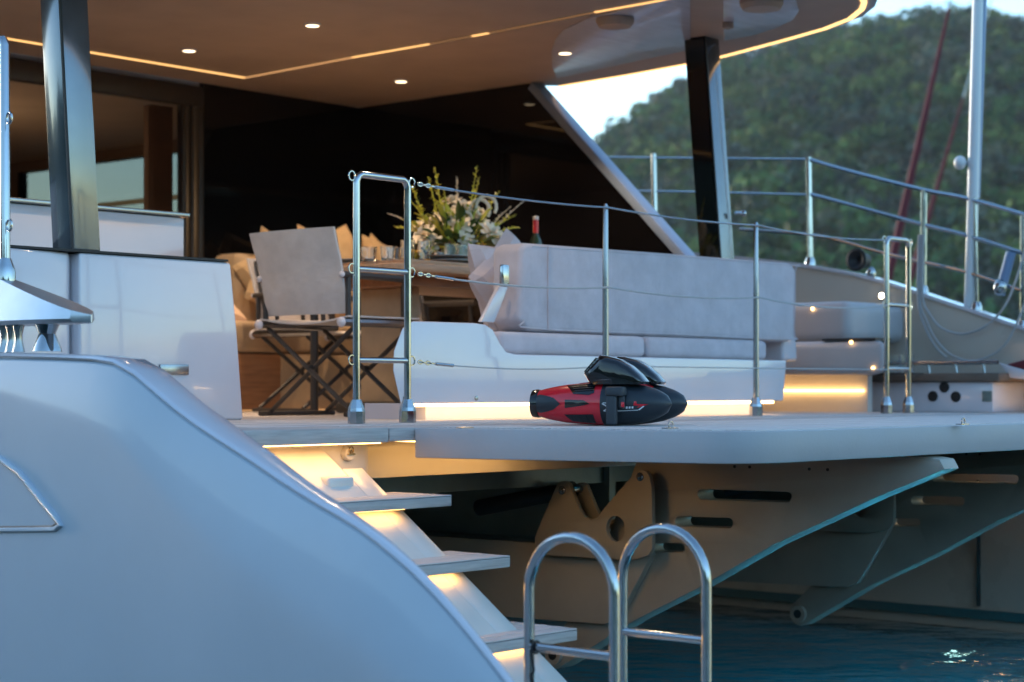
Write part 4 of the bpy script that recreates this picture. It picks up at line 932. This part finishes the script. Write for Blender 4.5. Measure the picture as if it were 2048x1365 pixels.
# glass lantern and red bag on the locker
q = pa(1786, 735, 9.35)
t = thing('glass_lantern', 'small pair of clear glass jars beyond the far gate rail', 'lantern', (q[0], q[1], Z(.0965)))
for dx in (0, .09):
    mb = MB(); mb.lathe((0, -dx, .0), [(.038, 0), (.040, .10), (.036, .10), (.034, .008), (.0, .008)], 'z', 14); part('jar', mb, M['glass'], t, local=True)
mb = MB(); mb.box(-.06, .06, -.16, .06, -.012, -.001); part('tray', mb, M['frame'], t, local=True)
q = pa(2050, 752, 9.8)
t = thing('red_bag', 'red bag with a white edge lying at the end of the deck locker', 'bag', (9.8, q[1], Z(.0975)))
mb = MB(); mb.prism('a', -.10, .10, [(.08, .045), (.02, .0), (-.45, .0), (-.45, .10), (-.05, .075)]); part('bag_body', mb, M['redsail'], t, local=True, bevel=.02)
mb = MB(); mb.prism('a', -.125, -.105, [(.10, .055), (.03, -.03), (-.10, -.045), (-.42, -.04), (-.42, .0), (-.06, .012)]); part('white_edge', mb, M['gel'], t, local=True, bevel=.005)

# ------------------------------------------------------------------ swim ladder
t = thing('swim_ladder', 'polished steel boarding ladder of two hoops standing behind the stern steps', 'ladder', (3.94, 3.08, Z(-1.188)))
for a in (3.74, 4.145):
    y0, y1 = 2.94, 3.23; r_ = (y1 - y0) / 2; zt = Z(-.385) - r_
    pts = [(a, y0, Z(-1.187)), (a, y0, zt)] + [(a, y0 + r_ - r_ * math.cos(R_(q)), zt + r_ * math.sin(R_(q))) for q in range(12, 180, 12)] + [(a, y1, zt), (a, y1, Z(-1.187))]
    mb = MB(); mb.tube(pts, .0145, 18); part('hoop', mb, M['steel'], t)
    mb = MB(); mb.tube([(a, y0, Z(-.685)), (a, y1, Z(-.685))], .0125, 14); part('rung', mb, M['steel'], t)
    for y in (y0, y1):
        mb = MB(); mb.lathe((a, y, Z(-1.187)), [(.034, 0), (.034, .012), (.018, .03)], 'z', 14); part('foot_plate', mb, M['steel'], t)
q = (3.74, 3.205, Z(-.685))
mb = MB(); mb.tube([(q[0] - .016 + .0 * 1, q[1], q[2] + .018), (q[0] - .018, q[1], q[2]), (q[0] - .016, q[1] + .002, q[2] - .02), (q[0] - .015, q[1] - .004, q[2] - .06), (q[0] - .016, q[1] + .004, q[2] - .075), (q[0] - .014, q[1] - .002, q[2] - .10), (q[0] - .015, q[1] + .003, q[2] - .30)], [.003, .0035, .004, .004, .0055, .003, .0025], 7)
mb.tube([(q[0] + .0165 * math.cos(g), q[1], q[2] + .0165 * math.sin(g)) for g in [k * math.pi / 6 for k in range(12)]], .003, 6, closed=True)
mb.xf(RB); o = link(bpy.data.objects.new('black_cord', mesh('black_cord', mb, M['rubber']))); tags(o, label='thin black cord knotted round the near ladder rung', category='cord')

# ------------------------------------------------------------------ sea scooter
sc_loc = pz(1192, 852, D)
yaw = math.pi / 2 + 0   # set below: nose to the right and a little towards the camera
t = thing('sea_scooter', 'red and black twin-jet sea scooter lying on the swim platform', 'sea scooter', (sc_loc[0] + .028, sc_loc[1] - .01, D + .001), -TH + R_(-21))
PROF = [(.0, -.250), (.046, -.250), (.048, -.236), (.052, -.225), (.060, -.19), (.068, -.14), (.0745, -.07), (.077, .0), (.0765, .05), (.072, .11), (.062, .165), (.047, .210), (.028, .240), (.012, .252), (.0, .255)]
def rad(x): return interp([(h, r) for r, h in PROF[1:]], x)
RC = .077
def shell(y, x0, x1, m_, nm, extra=0., a0=0, a1=360, seg=40):
    mb = MB(); xs = [x0 + (x1 - x0) * i / 14 for i in range(15)]; n = seg; full = (a1 - a0 == 360)
    vs = []; fs = []
    for x in xs:
        for k in range(n + (0 if full else 1)):
            g = R_(a0 + (a1 - a0) * k / n); vs.append((x, y - (rad(x) + extra) * math.sin(g), RC + (rad(x) + extra) * math.cos(g)))
    N = n + (0 if full else 1)
    for i in range(14):
        for k in range(n):
            l = (k + 1) % N; fs.append((i * N + k, i * N + l, (i + 1) * N + l, (i + 1) * N + k))
    mb.add(vs, fs); return part(nm, mb, m_, t, local=True)
def patch(y, outline, m_, nm, off=.0018, parent=None):
    """outline in (x, degrees from the top towards the camera) laid on the body"""
    mb = MB(); pts = []
    n = len(outline); 
    for i in range(n):
        a_, b_ = outline[i], outline[(i + 1) % n]
        for k in range(5): pts.append(lerp(a_, b_, k / 5))
    tr_ = tessellate_polygon([[Vector((p[0], p[1] / 500, 0)) for p in pts]])
    # refine: grid the interior by centroid fans so that it follows the curve
    vs = [Vector((p[0], p[1])) for p in pts]; tris = [tuple(q) for q in tr_]
    for _ in range(2):
        new = []; cache = {}
        def midp(i, j):
            key = (min(i, j), max(i, j))
            if key not in cache: vs.append((vs[i] + vs[j]) / 2); cache[key] = len(vs) - 1
            return cache[key]
        for i, j, k in tris:
            a_, b_, c_ = midp(i, j), midp(j, k), midp(k, i); new += [(i, a_, c_), (a_, j, b_), (c_, b_, k), (a_, b_, c_)]
        tris = new
    P = [(v[0], y - (rad(v[0]) + off) * math.sin(R_(v[1])), RC + (rad(v[0]) + off) * math.cos(R_(v[1]))) for v in vs]
    mb.add(P, tris); return part(nm, mb, m_, parent or t, local=True)
for y in (0., .205):
    shell(y, -.250, .012, M['red'], 'tail_shell'); shell(y, .0125, .255, M['nose'], 'nose_shell', .0012)
    mb = MB(); mb.lathe((-.262, y, RC), [(.040, .02), (.044, .0), (.050, .0), (.052, .018), (.050, .026)], 'a', 26); part('jet_ring', mb, M['gloss'], t, local=True)
    patch(y, [(-.238, 55), (-.225, 52), (-.165, 72), (-.138, 90), (-.165, 108), (-.225, 128), (-.238, 125)], M['nose'], 'tail_inlay')
    patch(y, [(-.126, 24), (-.015, 20), (-.012, 60), (-.03, 66), (-.09, 62)], M['gloss'], 'intake')
    patch(y, [(-.120, 78), (-.05, 80), (-.025, 90), (-.05, 94), (-.120, 102)], M['gloss'], 'intake')
    patch(y, [(-.126, 122), (-.015, 118), (-.012, 152), (-.10, 148)], M['gloss'], 'intake')
    for g in (28, 36, 44, 52):
        patch(y, [(-.112 + (g - 28) * .001, g), (-.018, g - 2), (-.018, g + 1), (-.108 + (g - 28) * .001, g + 2.5)], M['nose'], 'intake_louvre', .0045)
    # printed marks: white angular outline and a red arrow
    W_ = M['white']
    for seg_ in ([(.024, 86), (.070, 86), (.070, 88.5), (.024, 88.5)], [(.024, 88), (.050, 99), (.046, 101), (.020, 90)], [(.048, 99), (.026, 110), (.026, 107), (.044, 98)], [(.026, 107.5), (.150, 107.5), (.150, 109.5), (.026, 109.5)], [(.150, 107.5), (.168, 96), (.172, 97.5), (.154, 109.5)]):
        patch(y, seg_, W_, 'print_line')
    patch(y, [(.136, 82), (.144, 82), (.146, 90), (.186, 91), (.150, 101), (.146, 100), (.160, 95), (.134, 94)], M['red'], 'print_arrow')
    for x in (.108, .118, .128):
        patch(y, [(x, 97), (x + .0065, 97), (x + .0055, 103), (x - .001, 103)], W_, 'print_letter')
# red saddle joining both bodies
mb = MB(); secs = []
for x, w_, h in ((-.13, .05, .142), (-.08, .075, .152), (0, .085, .160), (.07, .08, .158), (.115, .055, .148), (.135, .03, .140)):
    secs.append([(x, -.01, h - .03), (x, -w_ * .35, h - .008), (x, .0, h), (x, .205, h), (x, .205 + w_ * .35, h - .008), (x, .215, h - .03)])
mb.loft(secs); part('saddle', mb, M['red'], t, local=True, bevel=.004)
# black float pods
pod = [(-.086, .186), (-.062, .212), (-.034, .240), (-.018, .250), (.025, .247), (.070, .234), (.110, .212), (.145, .182), (.166, .156), (.160, .146), (-.060, .146), (-.074, .166)]
for y in (-.005, .205):
    mb = MB(); cz = .17; secs = []
    for yy, k in ((-.054, .74), (-.050, .86), (-.040, .95), (-.022, 1.), (.022, 1.), (.040, .95), (.050, .86), (.054, .74)):
        secs.append([(.04 + (x - .04) * (.5 + .5 * k) + (.30 * (.054 - yy) * (1 if x < -.03 else .6) if x < 0 else 0), y + yy, .146 + (z - .146) * k) for x, z in pod])
    mb.loft(secs); fp = part('float_pod', mb, M['gloss'], t, local=True, angle=50)
    rf = lambda q, v: (-.078 + .045 * q + .30 * (.054 - v) - .005, y + v, .190 + .050 * q)
    mb = MB(); mb.loft([[rf(q, -.036), rf(q, .040), tuple(Vector(rf(q, .040)) + Vector((.008, 0, 0))), tuple(Vector(rf(q, -.036)) + Vector((.008, 0, 0)))] for q in (0., 1.)]); part('pod_grille', mb, M['satin'], fp, local=True)
    for q in (.1, .35, .6, .85):
        mb = MB(); mb.tube([rf(q, -.038), rf(q, .042)], .0035, 6); part('grille_bar', mb, M['rubber'], fp, local=True)
    for v in (-.034, .002, .038):
        mb = MB(); mb.tube([rf(0, v), rf(1, v)], .003, 6); part('grille_bar', mb, M['gloss'], fp, local=True)
    mb = MB(); mb.tube(sm([(-.02, y - .0525, .160), (.05, y - .0525, .163), (.13, y - .047, .158)], 4), .0016, 5); part('pod_seam', mb, M['satin'], fp, local=True)
# side grip
mb = MB(); mb.box(.045, .083, -.112, -.084, .004, .108); gp = part('side_grip', mb, M['grip'], t, local=True, bevel=.008, seg=3)
mb = MB(); mb.box(.043, .110, -.116, -.062, .104, .138); part('grip_head', mb, M['grip'], gp, local=True, bevel=.009, seg=3)
mb = MB(); mb.box(.086, .108, -.095, -.078, .062, .106); part('grip_lug', mb, M['grip'], gp, local=True, bevel=.005)
mb = MB(); mb.box(.098, .110, -.101, -.094, .066, .084); part('trigger', mb, M['red'], gp, local=True, bevel=.002)

# ------------------------------------------------------------------ sailing boats moored beyond
def sailboat(label, top, bot, Y, r, mx):
    X0, Z0 = (bot[0] - 1024) / F * Y, H - (bot[1] - 780) * Y / F; X1, Z1 = (top[0] - 1024) / F * Y, H - (top[1] - 780) * Y / F
    dx, dz = (X1 - X0) / (Z1 - Z0), 1
    xb = X0 + dx * (1.15 - Z0)
    t = thing('sailing_boat', label, 'sailing boat', (xb, Y, 0), 0, 'sailing boats moored beyond the far hull', wld=True); ht = 13.5
    P = lambda z: (dx * (z - 1.15), 0, z)
    mb = MB(); zt_ = mx - 1.2; mb.tube([P(1.3), P(1.7), P(1.7 + (zt_ - 1.7) * .4), P(1.7 + (zt_ - 1.7) * .75), P(zt_)], [r * .5, r, r, r * .7, r * .35], 12); part('furled_sail', mb, M['redsail'], t, local=True)
    mb = MB(); mb.tube([P(1.15), P(ht)], .012, 6); part('forestay', mb, M['satin'], t, local=True)
    xm = dx * (ht - 1.15)
    mb = MB(); mb.tube([(xm + .1, 0, 1.0), (xm, 0, ht + .3)], [.09, .06], 12); part('mast', mb, M['pole'], t, local=True)
    mb = MB(); mb.tube([(xm + .1, 0, 2.2), (xm + 4.2, -.6, 2.1)], .07, 10); bm2 = part('boom', mb, M['pole'], t, local=True)
    mb = MB(); mb.tube([(xm + .1, 0, 2.5), (xm + 1.5, -.2, 2.42), (xm + 4.0, -.57, 2.28)], [.24, .20, .10], 12); part('sail_cover', mb, M['redsail'], bm2, local=True)
    secs = []
    for q, w_, zt, zk in ((0, .02, 1.15, .5), (.12, .5, 1.10, .1), (.35, 1.15, 1.0, -.3), (.65, 1.3, .95, -.35), (.9, 1.1, .98, -.1), (1., 1.0, 1.0, .1)):
        x = q * 9.5; secs.append([(x, -w_, zt), (x, -w_ * .85, zt * .4), (x, -w_ * .3, zk), (x, w_ * .3, zk), (x, w_ * .85, zt * .4), (x, w_, zt)])
    mb = MB(); mb.loft(secs); part('hull', mb, M['gel'], t, local=True)
    mb = MB(); mb.prism('a', xm - .6, xm + 2.6, [(-.75, .98), (.75, .98), (.55, 1.42), (-.55, 1.42)]); part('cabin', mb, M['gel'], t, local=True, bevel=.06, seg=3)
    for s in (-1, 1):
        mb = MB(); mb.tube([(xm + .3, s * 1.1, 1.0), (xm, 0, ht)], .010, 6); part('shroud', mb, M['satin'], t, local=True)
    return t
sailboat('moored sailing boat with a broad red furled sail showing beyond the far gate rail', (1893, 40), (1785, 520), 27, .062, 8.1)
sailboat('moored sailing boat with a thin dark red furled sail, nearer the white pole', (1925, 200), (1832, 520), 34, .055, 7.9)
